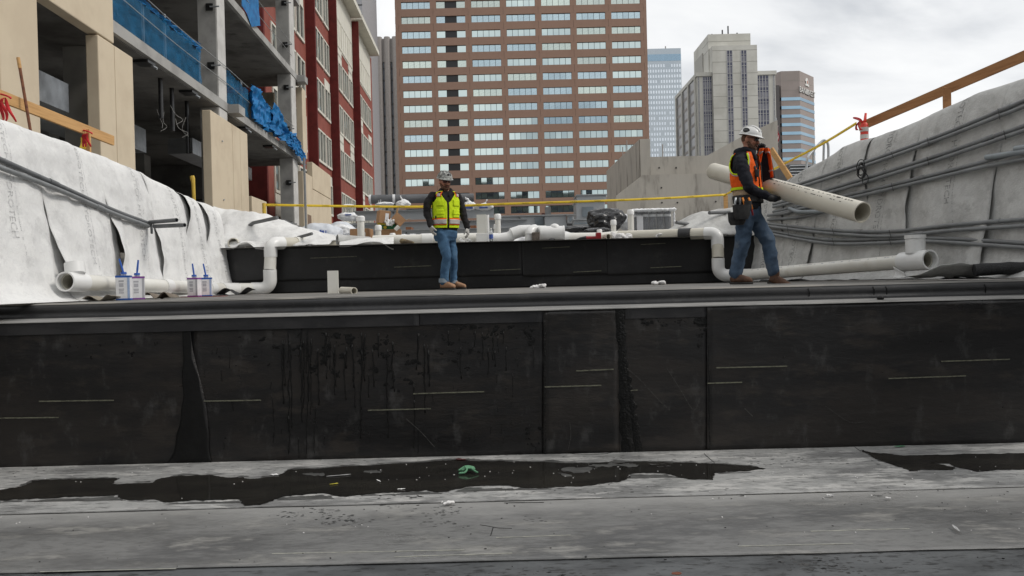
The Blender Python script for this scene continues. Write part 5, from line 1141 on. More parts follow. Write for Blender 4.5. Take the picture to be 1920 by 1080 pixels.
# fleece offcut curling over the wall edge
fo_ = empty('fleece_offcut', V(650, 455, 13.1), 'white fleece offcut curled over the wall top left of the worker', 'fabric')
W = [V(632 + 26 * k / 8, 449 + k * .6, 13.25 + .02 * k) for k in range(9)]; MB().pipe([W[0], W[-1] + Vector((.3, .1, 0))], .085, .078, 20).build('curl', m_fleece_shade, fo_, smooth=40)
mb = MB(); mb.grid(34, 10, lambda u, v: V(lerp(636, 738, u), 448 + 11 * v + (4 * math.sin(u * 6.2 + 1) + 9 * sstep(.75, 1, u)) * v - 3 * u, 13.35 - .42 * v + .02 * nz(u * 5, v * 5))); mb.build('flap', m_fleece, fo_, smooth=True, solid=.006)
# reciprocating saw
sa = empty('power_saw', V(1105, 450, 13.1), 'red and black cordless saw lying on the wall top', 'power tool'); m_redt = M('red tool plastic', (.30, .015, .02), .4)
p = lambda x, y: V(x, y, 13.08)
skin('grip', MB().caps([p(1098, 446.5), p(1110, 446), p(1122, 446)], [.034, .028, .036]), m_redt, sa, .008, 2); skin('gear_case', MB().caps([p(1081, 449), p(1088, 447.5), p(1098, 446.5)], [.012, .026, .035]), m_black, sa, .008, 2); MB().box((p(1117, 450).x, 13.03, UP + .03), (p(1127, 450).x, 13.12, UP + .135)).build('battery', m_redt, sa, bevel=.01)
MB().beam(p(1074, 450.5), p(1083, 449), .012, .02).build('blade', m_black, sa)
a = V(1128, 446, 13.35); b = V(1141, 443.5, 13.05); tag(MB().pipe([a, b], .048, .038, 20).build('pipe_offcut', m_pvcd, smooth=40), 'short open cream pipe offcut right of the saw', 'pipe')
a = V(757, 456, 13.1); kn = empty('work_shoe_cover', a, 'tan and dark scrap of felt on the wall top beside the worker', 'scrap'); skin('felt', MB().caps([V(754, 452, 13.1), V(765, 454, 13.1), V(775, 455, 13.12)], [.045, .04, .02]), M('olive tan felt', (.22, .17, .10), .9, c2=(.08, .06, .04), scale=14), kn, .01, 1)

# ---- stacked steel channels
def channel(px0, px1, yc, Y, h, label, zfix=None):
    a = V(px0, yc, Y); b = V(px1, yc, Y); z = a.z if zfix is None else zfix; o = empty('steel_channel', ((a.x + b.x) / 2, Y, z - h / 2), label, 'steel beam', 'stacked grey steel channels')
    MB().box((a.x, Y, z - h / 2), (b.x, Y + .012, z + h / 2)).build('web', m_ptd, o)
    for s in (-1, 1): MB().box((a.x, Y - .075 if s > 0 else Y - .06, z + s * h / 2 - .012), (b.x, Y - .001, z + s * h / 2)).build('flange', m_steel, o)
    for k in range(2): 
        x = lerp(a.x, b.x, .28 + .4 * k)
        for dz in (-.05, .05): MB().tube([(x, Y - .008, z + dz), (x, Y - .001, z + dz)], .016, 10).build('bolt_hole', m_black, o)
    return o
channel(664, 926, 395, 18.5, .21, 'topmost grey steel channel under the fabric roll', 3.19)
channel(650, 989, 418.5, 18.0, .16, 'second steel channel of the stack behind the yellow vest', 2.90)
channel(584, 720, 420, 17.2, .15, 'short steel channel end left of the open carton', 2.82)
channel(640, 1075, 437, 16.6, .22, 'lowest steel channel of the stack behind the pipe run', 2.60)
channel(690, 860, 407, 19.2, .12, 'shaded steel channel between the two top channels', 3.0)
channel(930, 1010, 430, 17.6, .10, 'thin steel channel right of the tall standpipe', 2.72)
for px, lab in ((768, 'small timber block between the channels behind the worker'), (888, 'small timber block between the channels right of the worker')):
    a = V(px, 425, 17.4); tag(MB().box((a.x - .06, 17.2, 2.72), (a.x + .06, 17.6, 2.815)).build('timber_block', m_crate), lab, 'block')
a = V(695, 374, 18.6); b = V(888, 371, 18.9); ro_ = empty('fabric_roll', (a + b) / 2, 'dark grey fabric roll lying on the steel channels', 'fabric roll'); MB().tube([a.lerp(b, k / 12) + Vector((0, 0, .008 * nz(k, 1))) for k in range(13)], .105, 20).build('roll', M('dark grey felt', (.14, .145, .155), .85, c2=(.11, .115, .125), scale=5), ro_, smooth=40)
MB().tube([a.lerp(b, .21), a.lerp(b, .235)], .11, 20).build('strap', m_poly, ro_, smooth=40); MB().tube([a - hx * .03, a + hx * .02], .11, 20).build('wrapped_end', m_poly, ro_, smooth=40)
def bag(px, py, Y, w_, h, mat, label, seed, knot=True, prints=(), name='plastic_bag', cat='bag'):
    c = V(px, py, Y); o = empty(name, c, label, cat); rn = random.Random(seed); mb = MB()
    mb.ell(c + vz * h * .42, (w_ * .5, w_ * .35, h * .45), None, 18, 12)
    for k in range(6): mb.ell(c + Vector((rn.uniform(-.3, .3) * w_, rn.uniform(-.2, .1) * w_, h * rn.uniform(.15, .6))), (w_ * rn.uniform(.15, .3), w_ * .2, h * rn.uniform(.15, .3)), None, 10, 8)
    if knot: mb.caps([c + vz * h * .8, c + Vector((rn.uniform(-.05, .05), 0, h * 1.0)), c + Vector((rn.uniform(-.1, .1), 0, h * 1.3))], [h * .2, h * .09, h * .11], 6)
    skin('bag_body', mb, mat, o, max(.012, h * .05), 1, lambda co, n: h * .10 * nz(co.x * 2.2 / w_, co.y * 6 / w_, co.z * 5 / h + seed) + h * .06 * nz(co.x * 9 / w_, co.y * 9 / w_, co.z * 9 / h))
    for dx, dz, ww, hh in prints: MB().obox(c + Vector((dx * w_, -w_ * .36, dz * h)), (ww * w_ / 2, 0, 0), (0, .012, 0), (0, 0, hh * h / 2)).build('printed_patch', m_blueink, o)
    return o
bag(756, 390, 17.8, .33, .20, m_poly, 'knotted white bag on the steel channels beside the roll', 1)
bag(722, 386, 17.9, .40, .10, m_poly, 'flat white bag on the steel channels under the roll', 2, False)
bag(653, 391, 18.6, .28, .12, m_poly, 'small white bag at the left end of the top channel', 3, False)
bag(880, 394, 17.9, .34, .22, m_poly, 'knotted white and blue bag right of the yellow vest, left one', 4, True, ((-.1, .22, .7, .25),))
bag(907, 394, 17.9, .42, .17, m_poly, 'knotted white and blue bag right of the yellow vest, right one', 5, True, ((0, .25, .45, .2),))
bag(652, 414, 16.4, .42, .20, m_poly, 'white sack with blue print above the big sacks', 6, False, ((.1, .55, .3, .12),))
# big printed sacks
def sack(px0, px1, yb, yt, Y, label, seed):
    a = V(px0, yb, Y); b = V(px1, yt, Y); c = (a + b) / 2; w_ = b.x - a.x; h = b.z - (UP + .02); o = empty('printed_sack', (c.x, Y, UP + .03), label, 'sack'); mb = MB()
    mb.loft([(Vector((lerp(a.x, b.x, t), Y, UP + .03 + h * .5)), Vector((0, .28 * math.sin(math.pi * (.08 + .84 * t)) ** .5 + .02, 0)), Vector((0, 0, h * .5 * math.sin(math.pi * (.1 + .8 * t)) ** .6 + .01))) for t in [k / 10 for k in range(11)]], 24)
    skin('sack_body', mb, M('silvery woven sack', (.62, .65, .70), .45, c2=(.55, .58, .63), scale=5, bump=.3, bscale=9), o, .02, 2, lambda co, n: .02 * nz(co.x * 5, co.y * 5, co.z * 8 + seed) + .012 * nz(co.x * 14, co.y * 9, co.z * 14))
    for dx, ww, hh in ((.12, .035, .55), (.17, .05, .5), (.235, .02, .5)): MB().obox((c.x + dx * w_, Y - .3, UP + .03 + h * .45), (ww * w_ / 2, 0, 0), (0, .01, 0), (0, 0, h * hh / 2)).build('printed_letter', m_blueink, o)
sack(556, 640, 450, 419, 15.0, 'silvery sack with blue print left of the cartons', 1); sack(612, 668, 447, 417, 15.8, 'silvery sack leaning behind the printed one', 2)
bag(640, 446, 15.6, .5, .30, m_poly, 'crumpled clear white sheeting over the silvery sacks', 9, False)
# cartons
def carton(px, Y, w_, dd, z0, h, yaw, label, tilt=0.0, open_=True, lab=False):
    c = Vector((V(px, 430, Y).x, Y, z0)); o = empty('carton', c, label, 'carton'); q = Matrix.Rotation(yaw, 3, 'Z') @ Matrix.Rotation(tilt, 3, 'Y')
    X_, Y_, Z_ = q @ hx, q @ Vector((0, 1, 0)), q @ vz
    for s in (-1, 1):
        MB().obox(c + X_ * s * (w_ / 2) + Z_ * h / 2, X_ * .004, Y_ * (dd / 2), Z_ * h / 2).build('side', m_card, o)
        MB().obox(c + Y_ * s * (dd / 2) + Z_ * h / 2, X_ * (w_ / 2 - .005), Y_ * .004, Z_ * h / 2).build('side', m_card, o)
    MB().obox(c + Z_ * .006, X_ * (w_ / 2 - .005), Y_ * (dd / 2 - .005), Z_ * .004).build('bottom', m_card, o)
    if open_:
        for s in (-1, 1):
            f_ = (X_ * s * .5 + Z_ * .86).normalized(); MB().obox(c + X_ * s * (w_ / 2) + Z_ * h + f_ * w_ * .22, f_ * w_ * .22, Y_ * (dd / 2), X_.cross(f_).cross(f_).normalized() * .003).build('flap', m_cardi, o)
    else: MB().obox(c + Z_ * (h + .004), X_ * (w_ / 2), Y_ * (dd / 2), Z_ * .004).build('lid', m_cardi, o)
    if lab: MB().obox(c - Y_ * (dd / 2 + .006) + X_ * w_ * .2 + Z_ * h * .55, X_ * w_ * .16, Y_ * .001, Z_ * h * .28).build('label', m_lab, o)
    return o
carton(731, 14.6, .40, .3, UP + .03, .33, .1, 'lower brown carton carrying the green box', 0, False)
carton(678, 14.8, .34, .3, UP + .03, .37, -.15, 'brown carton with white label behind the thick standpipe', 0, False, True)
gbx = empty('green_box', V(726, 430, 14.5), 'yellow and green printed box on the lower carton', 'box'); a = V(709, 430, 14.5); b = V(741, 419, 14.5)
MB().box((a.x, 14.45, UP + .372), (b.x, 14.7, UP + .47)).build('box_body', M('green print', (.02, .16, .06), .6), gbx); MB().box((a.x, 14.444, UP + .45), (b.x - .02, 14.449, UP + .485)).build('yellow_band', M('yellow print', (.65, .50, .03), .6), gbx); MB().tube([V(722, 426, 14.43), V(722, 426, 14.44)], .03, 14).build('yellow_disc', MATS['yellow print'], gbx)
carton(718, 14.5, .20, .25, UP + .475, .22, .35, 'upper brown carton standing open on the green box', .12, False, True)
carton(741, 14.45, .20, .22, UP + .475, .16, .3, 'brown carton tipped over against the green box', .75, True)
crumple('paper_wad', 730, 422, 14.35, .11, .08, .16, m_rag, 'white crumpled paper between the two upper cartons', 'paper', 8, UP + .42)
run([(741, 431, 14.3), (748, 424, 14.3)], .035, 'pipe_offcut', 'short white pipe end leaning on the lower carton', m_pvc)
for k, (px, Y, w_, h, lab) in enumerate(((690, 15.6, .5, .22, 'white plastic sheeting heap behind the thick standpipe'), (775, 15.2, .45, .22, 'white plastic sheeting heap left of the yellow vest'), (958, 15.4, .5, .20, 'white plastic sheeting heap behind the offset pipe'), (1062, 15.2, .34, .22, 'white plastic sheeting heap beside the big coupling'), (1292, 14.6, .5, .24, 'white plastic sheeting heap beside the right elbow'), (612, 14.4, .55, .17, 'low white plastic sheeting heap near the steel pole'))):
    crumple('plastic_sheeting', px, 440, Y, w_, .3, h + .1, m_poly, lab, 'sheeting', 30 + k, UP + .03)
# bin bags, wrapped pallet, board
bag(1138, 433, 15.0, .72, .50, m_bagk, 'big black bin bag full of rubbish on the upper deck', 11, False, (), 'bin_bag')
bag(1085, 436, 14.6, .5, .14, m_bagk, 'low heap of black plastic left of the bin bag', 12, False, (), 'bin_bag'); bag(1120, 438, 14.4, .55, .12, m_bagk, 'flat black plastic sheet in front of the bin bag', 13, False, (), 'bin_bag')
wp = empty('wrapped_pallet', V(1223, 432, 15.2), 'pallet of dark rolls wrapped in clear film', 'pallet'); a = V(1189, 432, 15.2); b = V(1258, 394, 15.2); nroll = 5; wv = (b.x - a.x) / nroll
for k in range(nroll):
    x = a.x + wv * (k + .5); MB().tube([(x, 15.2, UP + .06), (x, 15.2, b.z - .02)], wv * .49, 16).build('roll', M('charcoal roll', (.06, .063, .07), .5, c2=(.09, .095, .10), scale=8), wp, smooth=40); MB().tube([(x, 15.2, b.z - .12), (x, 15.2, b.z - .075)], wv * .497, 16, False).build('roll_band', m_poly, wp, smooth=40)
mb = MB(); mb.grid(40, 6, lambda u, v: Vector((a.x - .03 + (b.x - a.x + .06) * u, 15.2 - wv * .55 - .012 * nz(u * 9, v * 7), lerp(UP + .05, b.z + .02 + .015 * math.sin(u * 31), v)))); mb.build('film_wrap', M('clear stretch film', (.8, .82, .85), .15, alpha=.22, spec=.9), wp, smooth=True)
mb = MB()
for k in range(26): 
    t = k / 25; mb.ell((lerp(a.x - .03, b.x + .03, t), 15.2 - .12, b.z + .0 + .015 * nz(k)), (.05, .12, .03), None, 8, 6)
for zz in range(8): mb.ell((b.x + .03, 15.05, lerp(UP + .1, b.z, zz / 7)), (.02, .05, .05), None, 8, 6)
skin('bunched_film', mb, m_poly, wp, .014, 1, lambda co, n: .012 * nz(co.x * 20, co.y * 20, co.z * 20)); MB().box((a.x + .04, 15.2 - wv * .6 - .01, UP + .22), (a.x + .16, 15.2 - wv * .6, b.z - .1)).build('packing_slip', m_lab, wp)
bag(1172, 430, 15.3, .26, .34, m_poly, 'clear wrapped bundle between bin bag and pallet', 14, False)
a = V(1150, 440, 14.3); tag(MB().prism([(V(1152, 440, 14.3).x, 14.2), (V(1242, 440, 14.3).x, 14.2), (V(1238, 440, 14.8).x, 14.8), (V(1165, 440, 14.8).x, 14.8)], UP + .025, UP + .13).build('foam_board', m_poly, bevel=.01), 'white foam board lying before the wrapped pallet', 'board')
# electrical gear
def cabinet(px0, px1, y0, y1, Y, dep, label, doors=(), name='electrical_cabinet'):
    a = V(px0, y1, Y); b = V(px1, y0, Y); o = empty(name, ((a.x + b.x) / 2, Y, a.z), label, 'cabinet'); MB().box((a.x, Y, a.z), (b.x, Y + dep, b.z)).build('housing', m_ptd, o, bevel=.01)
    for dx0, dx1, dz0, dz1 in doors: MB().box((lerp(a.x, b.x, dx0), Y - .02, lerp(a.z, b.z, dz0)), (lerp(a.x, b.x, dx1), Y - .004, lerp(a.z, b.z, dz1))).build('door', M('blue grey door', (.20, .235, .265), .5), o)
    MB().box((a.x - .02, Y - .03, b.z + .002), (b.x + .02, Y + dep + .02, b.z + .03)).build('cover', m_steel, o); return o
cabinet(1081, 1134, 378, 425, 19.0, .8, 'tall grey electrical cabinet with small door behind the bin bag', ((.2, .6, .4, .8), (.02, .98, .02, .3))); cabinet(1082, 1137, 366, 377, 19.05, .78, 'flat grey hood above the electrical cabinet')
cabinet(1022, 1062, 404, 428, 18.4, .6, 'pale grey equipment box right of the channels'); cabinet(976, 1021, 405, 430, 18.8, .6, 'shaded grey equipment box behind the white offset pipe', ((.6, .95, .1, .9),)); cabinet(934, 975, 406, 428, 18.9, .6, 'low grey equipment box beside the tall standpipe')
cabinet(1064, 1076, 404, 418, 18.3, .2, 'small meter box on the grey equipment row', ((.3, .7, .2, .8),)); cabinet(1076, 1105, 413, 421, 17.5, .4, 'dark battery pack with yellow stripe before the cabinet', ((.0, 1, .0, .4),))
a = V(1022, 388, 19.5); mb = MB(); mb.box((a.x, 19.5, UP + .3), (a.x + .14, 19.7, a.z)).box((a.x - .35, 19.55, UP + .3), (a.x - .02, 19.75, a.z - .2)).box((a.x + .16, 19.55, UP + .3), (a.x + .45, 19.75, a.z - .3)); sw_ = empty('switch_mast', (a.x, 19.5, UP), 'grey service mast with a red notice plate', 'mast')
MB().box((a.x, 19.5, UP + .03), (a.x + .14, 19.7, a.z)).build('mast', m_cond, sw_); MB().box((a.x - .35, 19.55, UP + .03), (a.x - .02, 19.75, a.z - .2)).build('side_box', m_ptd, sw_); MB().box((a.x - .09, 19.46, a.z - .28), (a.x - .01, 19.498, a.z - .15)).build('notice_plate', M('dark red notice', (.10, .03, .025), .6), sw_)
for px, y0 in ((710, 376), (713.5, 374)):
    a = V(px, y0, 17.9); tag(MB().tube([(a.x, 17.9, UP + .05), (a.x, 17.9, a.z)], .012, 8).build('steel_rod', m_steel, smooth=40), 'thin upright steel rod before the fabric roll' if px == 710 else 'taller thin steel rod before the fabric roll', 'rod')

# ---- litter on the lower floor
m_green = M('green nylon string', (.12, .30, .17), .7, c2=(.08, .22, .12), scale=30)
gs = empty('string_tangle', onz(876, 886, .02), 'green string tangle lying in the puddle', 'string'); c = onz(876, 886, .022)
for P_ in ([(-.07, -.01, .02), (-.03, .02, .04), (0, .03, .045), (.05, .03, .035), (.06, .01, .02)], [(-.02, .02, .045), (.0, -.02, .03), (-.02, -.05, .012), (-.06, -.05, .006), (-.05, -.04, .008), (-.02, -.045, .01)], [(.02, .03, .04), (.04, 0, .03), (.07, -.03, .015), (.09, -.045, .008)], [(-.07, -.0, .012), (-.04, .01, .03), (.01, .0, .035), (.05, .02, .03)]):
    MB().tube(catmull([c + Vector(q) for q in P_], 6), .0085, 7).build('strand', m_green, gs, smooth=True)
skin('knot', MB().caps([c + Vector((-.04, .005, .02)), c + Vector((0, .02, .03)), c + Vector((.045, .02, .025))], [.014, .02, .016]), m_green, gs, .006, 1)
crumple('paper_scrap', 840, 891, 5.7, .05, .04, .022, m_rag, 'small white paper scrap left of the green string', 'paper', 21, .019)
bits = [(612, 893, 658, 889, .012, M('grey wood sliver', (.3, .3, .3), .7), 'grey sliver floating in the puddle', 'sliver'), (618, 908, 634, 906, .01, M('yellow scrap', (.55, .48, .05), .6), 'tiny yellow scrap in the puddle', 'scrap'), (745, 917, 760, 916, .008, m_rag, 'small pale chip in the puddle below the sliver', 'chip'), (1677, 837, 1697, 836, .02, m_green, 'green leaf like scrap at the right wall foot', 'scrap'), (1260, 1076, 1277, 1074, .02, M('rust leaf', (.16, .05, .025), .8), 'rust coloured leaf at the bottom edge', 'leaf'), (855, 860, 873, 862, .03, M('dark red leaf', (.07, .015, .015), .8), 'dark red leaf at the foot of the wall', 'leaf'), (1786, 984, 1799, 996, .009, M('grey paper smear', (.42, .42, .42), .8), 'white smear of paper on the right floor', 'paper'), (1550, 927, 1562, 929, .012, m_rag, 'tiny white chip on the middle floor', 'chip'), (1660, 932, 1670, 934, .012, m_rag, 'white chip right of the tiny chip', 'chip'), (508, 889, 522, 890, .02, m_rag, 'white flake at the puddle edge left', 'flake'), (706, 899, 714, 903, .006, m_rag, 'white flake in the middle of the puddle', 'flake')]
for x0, y0, x1, y1, w_, mat, lab, cat in bits:
    a = onz(x0, y0, .024); b = onz(x1, y1, .024); mb = MB(); dd = (b - a); sd2 = dd.cross(vz).normalized()
    mb.grid(6, 3, lambda u, v: a + dd * u + sd2 * (v - .5) * w_ * math.sin(math.pi * (.12 + .76 * u)) * 2 + vz * .006 * nz(u * 3, v * 3, x0)); tag(mb.build(cat + '_bit' if cat == 'chip' else cat, mat, solid=.002), lab, cat)
mb = MB(); rnd = random.Random(8)
for k in range(150):
    px, py = rnd.uniform(0, 1920), rnd.choice([rnd.uniform(862, 1070), rnd.gauss(935, 18)]); p = onz(px, py, .013 if py < 935 else .006); s = rnd.uniform(.002, .0055) * (1.6 if rnd.random() < .1 else 1)
    mb.ell((p.x, p.y, p.z + .001), (s * rnd.uniform(.8, 2.6), s, s * .5), Matrix.Rotation(rnd.uniform(0, 3), 3, 'Z'), 5, 3)
tag(mb.build('rubber_crumbs', m_tar), 'black rubber crumbs scattered over the floor', 'crumbs', kind='stuff')
mb = MB()
for k in range(150):
    px, py = rnd.uniform(0, 1920), rnd.choice([rnd.uniform(850, 1000), rnd.gauss(885, 12)]); p = onz(px, py, .0185 if py < 935 else .006); s = rnd.uniform(.002, .006)
    mb.ell((p.x, p.y, p.z + .001), (s * rnd.uniform(.8, 2.2), s, s * .5), Matrix.Rotation(rnd.uniform(0, 3), 3, 'Z'), 5, 3)
tag(mb.build('pale_grit', m_rag), 'pale grit sprinkled over floor and puddle', 'grit', kind='stuff')
a = V(1653, 566, 7.4); tag(MB().ell((a.x, 7.42, 1.36), (.035, .03, .022), None, 9, 6).build('tar_lump', m_tar, smooth=True), 'black tar lump on the ledge at the right', 'lump')
# ================================================================ PEOPLE
m_skin = M('weathered skin', (.42, .20, .135), .55, c2=(.36, .155, .10), scale=14, spec=.35)
m_beard = M('brown beard hair', (.13, .065, .038), .9, c2=(.085, .04, .024), scale=60, bump=.6, bscale=120)
m_hood = M('black sweatshirt', (.018, .017, .018), .9, c2=(.027, .025, .026), scale=9, bump=.25, bscale=60, spec=.2)
m_navy_c = M('navy black hoodie', (.013, .014, .019), .9, c2=(.022, .023, .03), scale=9, bump=.25, bscale=60, spec=.2)
m_jean = M('blue denim', (.075, .155, .26), .9, c2=(.04, .085, .155), scale=7, mix=(.38, .66), c3=(.15, .22, .30), s3=4.5, mix3=(.56, .8), bump=.15, bscale=120, spec=.2)
m_jean2 = M('faded dirty denim', (.075, .115, .175), .9, c2=(.045, .07, .11), scale=6, mix=(.38, .66), c3=(.17, .19, .21), s3=4.0, mix3=(.54, .8), bump=.15, bscale=120, spec=.2)
m_cuff = M('turned denim cuff', (.24, .29, .34), .9)
m_lime = M('lime safety fabric', (.62, .80, .02), .8, c2=(.55, .72, .015), scale=8, bump=.1, bscale=40, spec=.2)
m_orange = M('orange safety fabric', (.85, .13, .015), .8, c2=(.75, .10, .012), scale=8, bump=.1, bscale=40, spec=.2)
m_silver_t = M('silver reflective tape', (.48, .45, .43), .45, .1, c2=(.42, .39, .38), scale=20)
m_gwhite = M('pale grey work glove', (.50, .49, .46), .85, c2=(.38, .37, .35), scale=18); m_gblack = M('black work glove', (.014, .014, .015), .75)
m_boot1 = M('tan suede boot', (.36, .205, .12), .85, c2=(.28, .155, .09), scale=14); m_boot2 = M('brown leather boot', (.13, .065, .038), .75, c2=(.08, .04, .025), scale=12); m_sole = M('dark rubber sole', (.03, .028, .026), .8)
m_lens = M('dark lens', (.008, .008, .009), .08, spec=.7); m_lensr = M('red brown lens', (.06, .008, .006), .08, spec=.7)
m_hatw = M('white hard hat shell', (.74, .74, .73), .3, c2=(.66, .66, .65), scale=9, spec=.5); m_hatc = M('grey camouflage hard hat shell', (.34, .35, .33), .4, c2=(.12, .125, .12), scale=16, mix=(.46, .54), c3=(.55, .55, .52), s3=22, mix3=(.56, .62), spec=.5)
m_leather = M('black nylon tool belt', (.014, .014, .015), .7, c2=(.025, .024, .024), scale=20, bump=.2, bscale=60)
m_tanhem = M('tan shirt hem', (.45, .33, .22), .85)
UZ = Vector((0, 0, 1))
def frame_rot(f, l, u): return Matrix((l, f, u)).transposed()
def hand(mb, wr, d, n, th, curl=.5, fat=1.0, spread=.0, thumb_in=.3):
    """palm and five separate fingers; d towards fingertips, n out of the palm, th towards the thumb"""
    d = Vector(d).normalized(); th = (Vector(th) - d * Vector(th).dot(d)).normalized(); n_ = d.cross(th).normalized()
    if n_.dot(Vector(n)) < 0: n_ = -n_
    mb.loft([(wr - d * .02, th * .026 * fat, n_ * .021 * fat), (wr + d * .01, th * .03 * fat, n_ * .02 * fat), (wr + d * .05, th * .041 * fat, n_ * .019 * fat), (wr + d * .09, th * .043 * fat, n_ * .016 * fat), (wr + d * .098, th * .04 * fat, n_ * .012 * fat)], 16, 2.6)
    for i, ln in enumerate((.074, .083, .077, .060)):
        b = wr + d * (.088 - .004 * abs(i - 1.2)) + th * (.031 - .0207 * i); a = curl * .55; p = b; pts = [p - d * .012, p]; dd = d + th * spread * (1.5 - i)
        for seg, fr in enumerate((.45, .3, .25)):
            q = (dd * math.cos(a) + n_ * math.sin(a)).normalized(); p = p + q * ln * fr; pts.append(p); a += curl * (1.0 - .1 * i)
        mb.caps(pts, [.0105 * fat, .0105 * fat, .0098 * fat, .009 * fat, .008 * fat], 8)
    b = wr + d * .025 + th * .032; q1 = (th * .62 + d * .7 + n_ * thumb_in).normalized(); q2 = (th * .1 + d * .85 + n_ * (thumb_in + .35)).normalized()
    mb.caps([b - d * .01 - th * .012, b + q1 * .04, b + q1 * .04 + q2 * .03, b + q1 * .04 + q2 * .055], [.015 * fat, .0125 * fat, .011 * fat, .009 * fat], 8)
def head_parts(root, bodymb, c, f, u, lens, hatmat, neck, jaw=0.0):
    f = Vector(f).normalized(); u = (Vector(u) - f * Vector(u).dot(f)).normalized(); l = f.cross(u); rot = frame_rot(f, l, u)
    P_ = lambda a, b, e: c + l * a + f * b + u * e
    bodymb.ell(P_(0, -.008, .015), (.076, .096, .108), rot, 20, 14); bodymb.ell(P_(0, .026, -.06), (.056, .064, .058), rot, 16, 10)
    bodymb.caps([P_(0, .088, .012), P_(0, .108, -.016), P_(0, .110, -.028)], [.010, .014, .0165], 10)           # nose
    for s in (-1, 1):
        bodymb.ell(P_(s * .08, -.012, -.008), (.010, .024, .033), rot, 10, 8); bodymb.ell(P_(s * .038, .068, -.025), (.026, .022, .022), rot, 10, 8); bodymb.ell(P_(s * .033, .078, .03), (.028, .016, .010), rot, 10, 6)
        bodymb.ell(P_(s * .017, .104, -.03), (.009, .009, .008), rot, 8, 6)
    bodymb.caps([neck, c + (neck - c) * .35], [.062, .058], 14)
    # beard, moustache, mouth, ear-side hair
    b = MB(); b.ell(P_(0, .036, -.088), (.054, .058, .042), rot, 16, 10)
    for s in (-1, 1): b.caps([P_(s * .064, .0, -.02), P_(s * .062, .018, -.055), P_(s * .045, .052, -.085), P_(s * .015, .078, -.098)], [.013, .02, .026, .026], 10); b.caps([P_(s * .004, .104, -.045), P_(s * .03, .09, -.055), P_(s * .036, .078, -.078)], [.010, .011, .012], 8)
    skin('beard', b, m_beard, root, .006, 2, lambda co, n: .0035 * nz(co.x * 90, co.y * 90, co.z * 60))
    m = MB(); m.caps([P_(-.018, .101, -.062), P_(0, .106, -.0615), P_(.018, .101, -.062)], [.004, .006, .004], 8); skin('mouth', m, M('lips', (.30, .10, .08), .5), root, .003, 1)
    h = MB(); h.ell(P_(0, -.03, .01), (.079, .078, .075), rot, 16, 10); skin('hair', h, m_beard, root, .008, 1, lambda co, n: .003 * nz(co.x * 90, co.y * 90, co.z * 60))
    g_ = MB(); 
    for s in (-1, 1):
        g_.grid(10, 6, lambda a, b: P_(s * lerp(.006, .066, a), .099 - .020 * a ** 2 - .004 * abs(b - .5), lerp(-.016, .022, b) * (1 - .35 * (2 * a - 1) ** 4) + .006))
    gl_ = g_.build('sunglasses', lens, root, smooth=True, solid=.004)
    fr = MB(); fr.tube([P_(-.068, .082, .028), P_(-.03, .102, .031), P_(0, .106, .029), P_(.03, .102, .031), P_(.068, .082, .028)], .004, 6); 
    for s in (-1, 1): fr.tube([P_(s * .068, .082, .026), P_(s * .079, .05, .022), P_(s * .083, -.01, .016)], .0035, 6)
    fr.build('frame', m_lens, gl_, smooth=True)
    # hard hat
    hc = P_(0, -.005, .052); hm = MB()
    def hat(a, b):
        th = a * 2 * math.pi; ph = b * 1.18
        if b <= .85: ph = b / .85 * math.pi / 2; rr = math.sin(ph); zz = math.cos(ph); ex = 0
        else: t = (b - .85) / .15; rr = 1.0; zz = -.06 * t; ex = t
        cx, cy = math.cos(th), math.sin(th); front = max(0, cy)
        ridge = .006 * math.exp(-(cx * rr / .16) ** 2) * (zz > 0)
        return hc + l * (cx * rr * (.112 + ex * .012)) + f * (cy * rr * (.132 + ex * (.012 + .034 * front ** 2))) + u * (zz * .112 + ridge - ex * .012 * front)
    hm.grid(40, 24, hat, closed=True); ho = hm.build('hard_hat', hatmat, root, smooth=True, solid=.004)
    for s in (-.045, 0, .045): MB().tube([hc + l * s + f * (.138 * math.sin(q) * math.sqrt(1 - (s / .14) ** 2)) + u * (.113 * math.cos(q) * math.sqrt(1 - (s / .14) ** 2) + .002) for q in [-1.1 + 2.2 * k / 12 for k in range(13)]], .007 if s == 0 else .005, 8).build('hat_ridge', hatmat, ho, smooth=True)
    return ho, hc, f, l, u
class Shell:
    """vest shell round a torso: sections (z, centre, a, b)"""
    def __init__(s, secs, f, l): s.S = sorted(secs); s.f = f; s.l = l
    def at(s, th, z, off, pw=2.35):
        c = Vector((interp([(q[0], q[1].x) for q in s.S], z), interp([(q[0], q[1].y) for q in s.S], z), z)); a = interp([(q[0], q[2]) for q in s.S], z); b = interp([(q[0], q[3]) for q in s.S], z)
        sa, ca = math.sin(th), math.cos(th)
        return c + s.l * (math.copysign(abs(sa) ** (2 / pw), sa) * (a + off)) + s.f * (math.copysign(abs(ca) ** (2 / pw), ca) * (b + off))
    def patch(s, name, mat, parent, th0, th1, z0, z1, off, nu=None, nv=None, keep=None, wr=.0, solid=.003):
        nu = nu or max(4, int(abs(th1 - th0) / .07)); nv = nv or max(3, int(abs(z1 - z0) / .015)); mb = MB()
        def fn(u, v):
            th = lerp(th0, th1, u); z = lerp(z0, z1, v); o = off + wr * (nz(th * 4, z * 14, 2) + .6 * nz(th * 9, z * 23, 5))
            return s.at(th, z, o)
        mb.grid(nu, nv, fn, (lambda u, v: keep(lerp(th0, th1, u), lerp(z0, z1, v))) if keep else None)
        return mb.build(name, mat, parent, smooth=True, solid=solid)
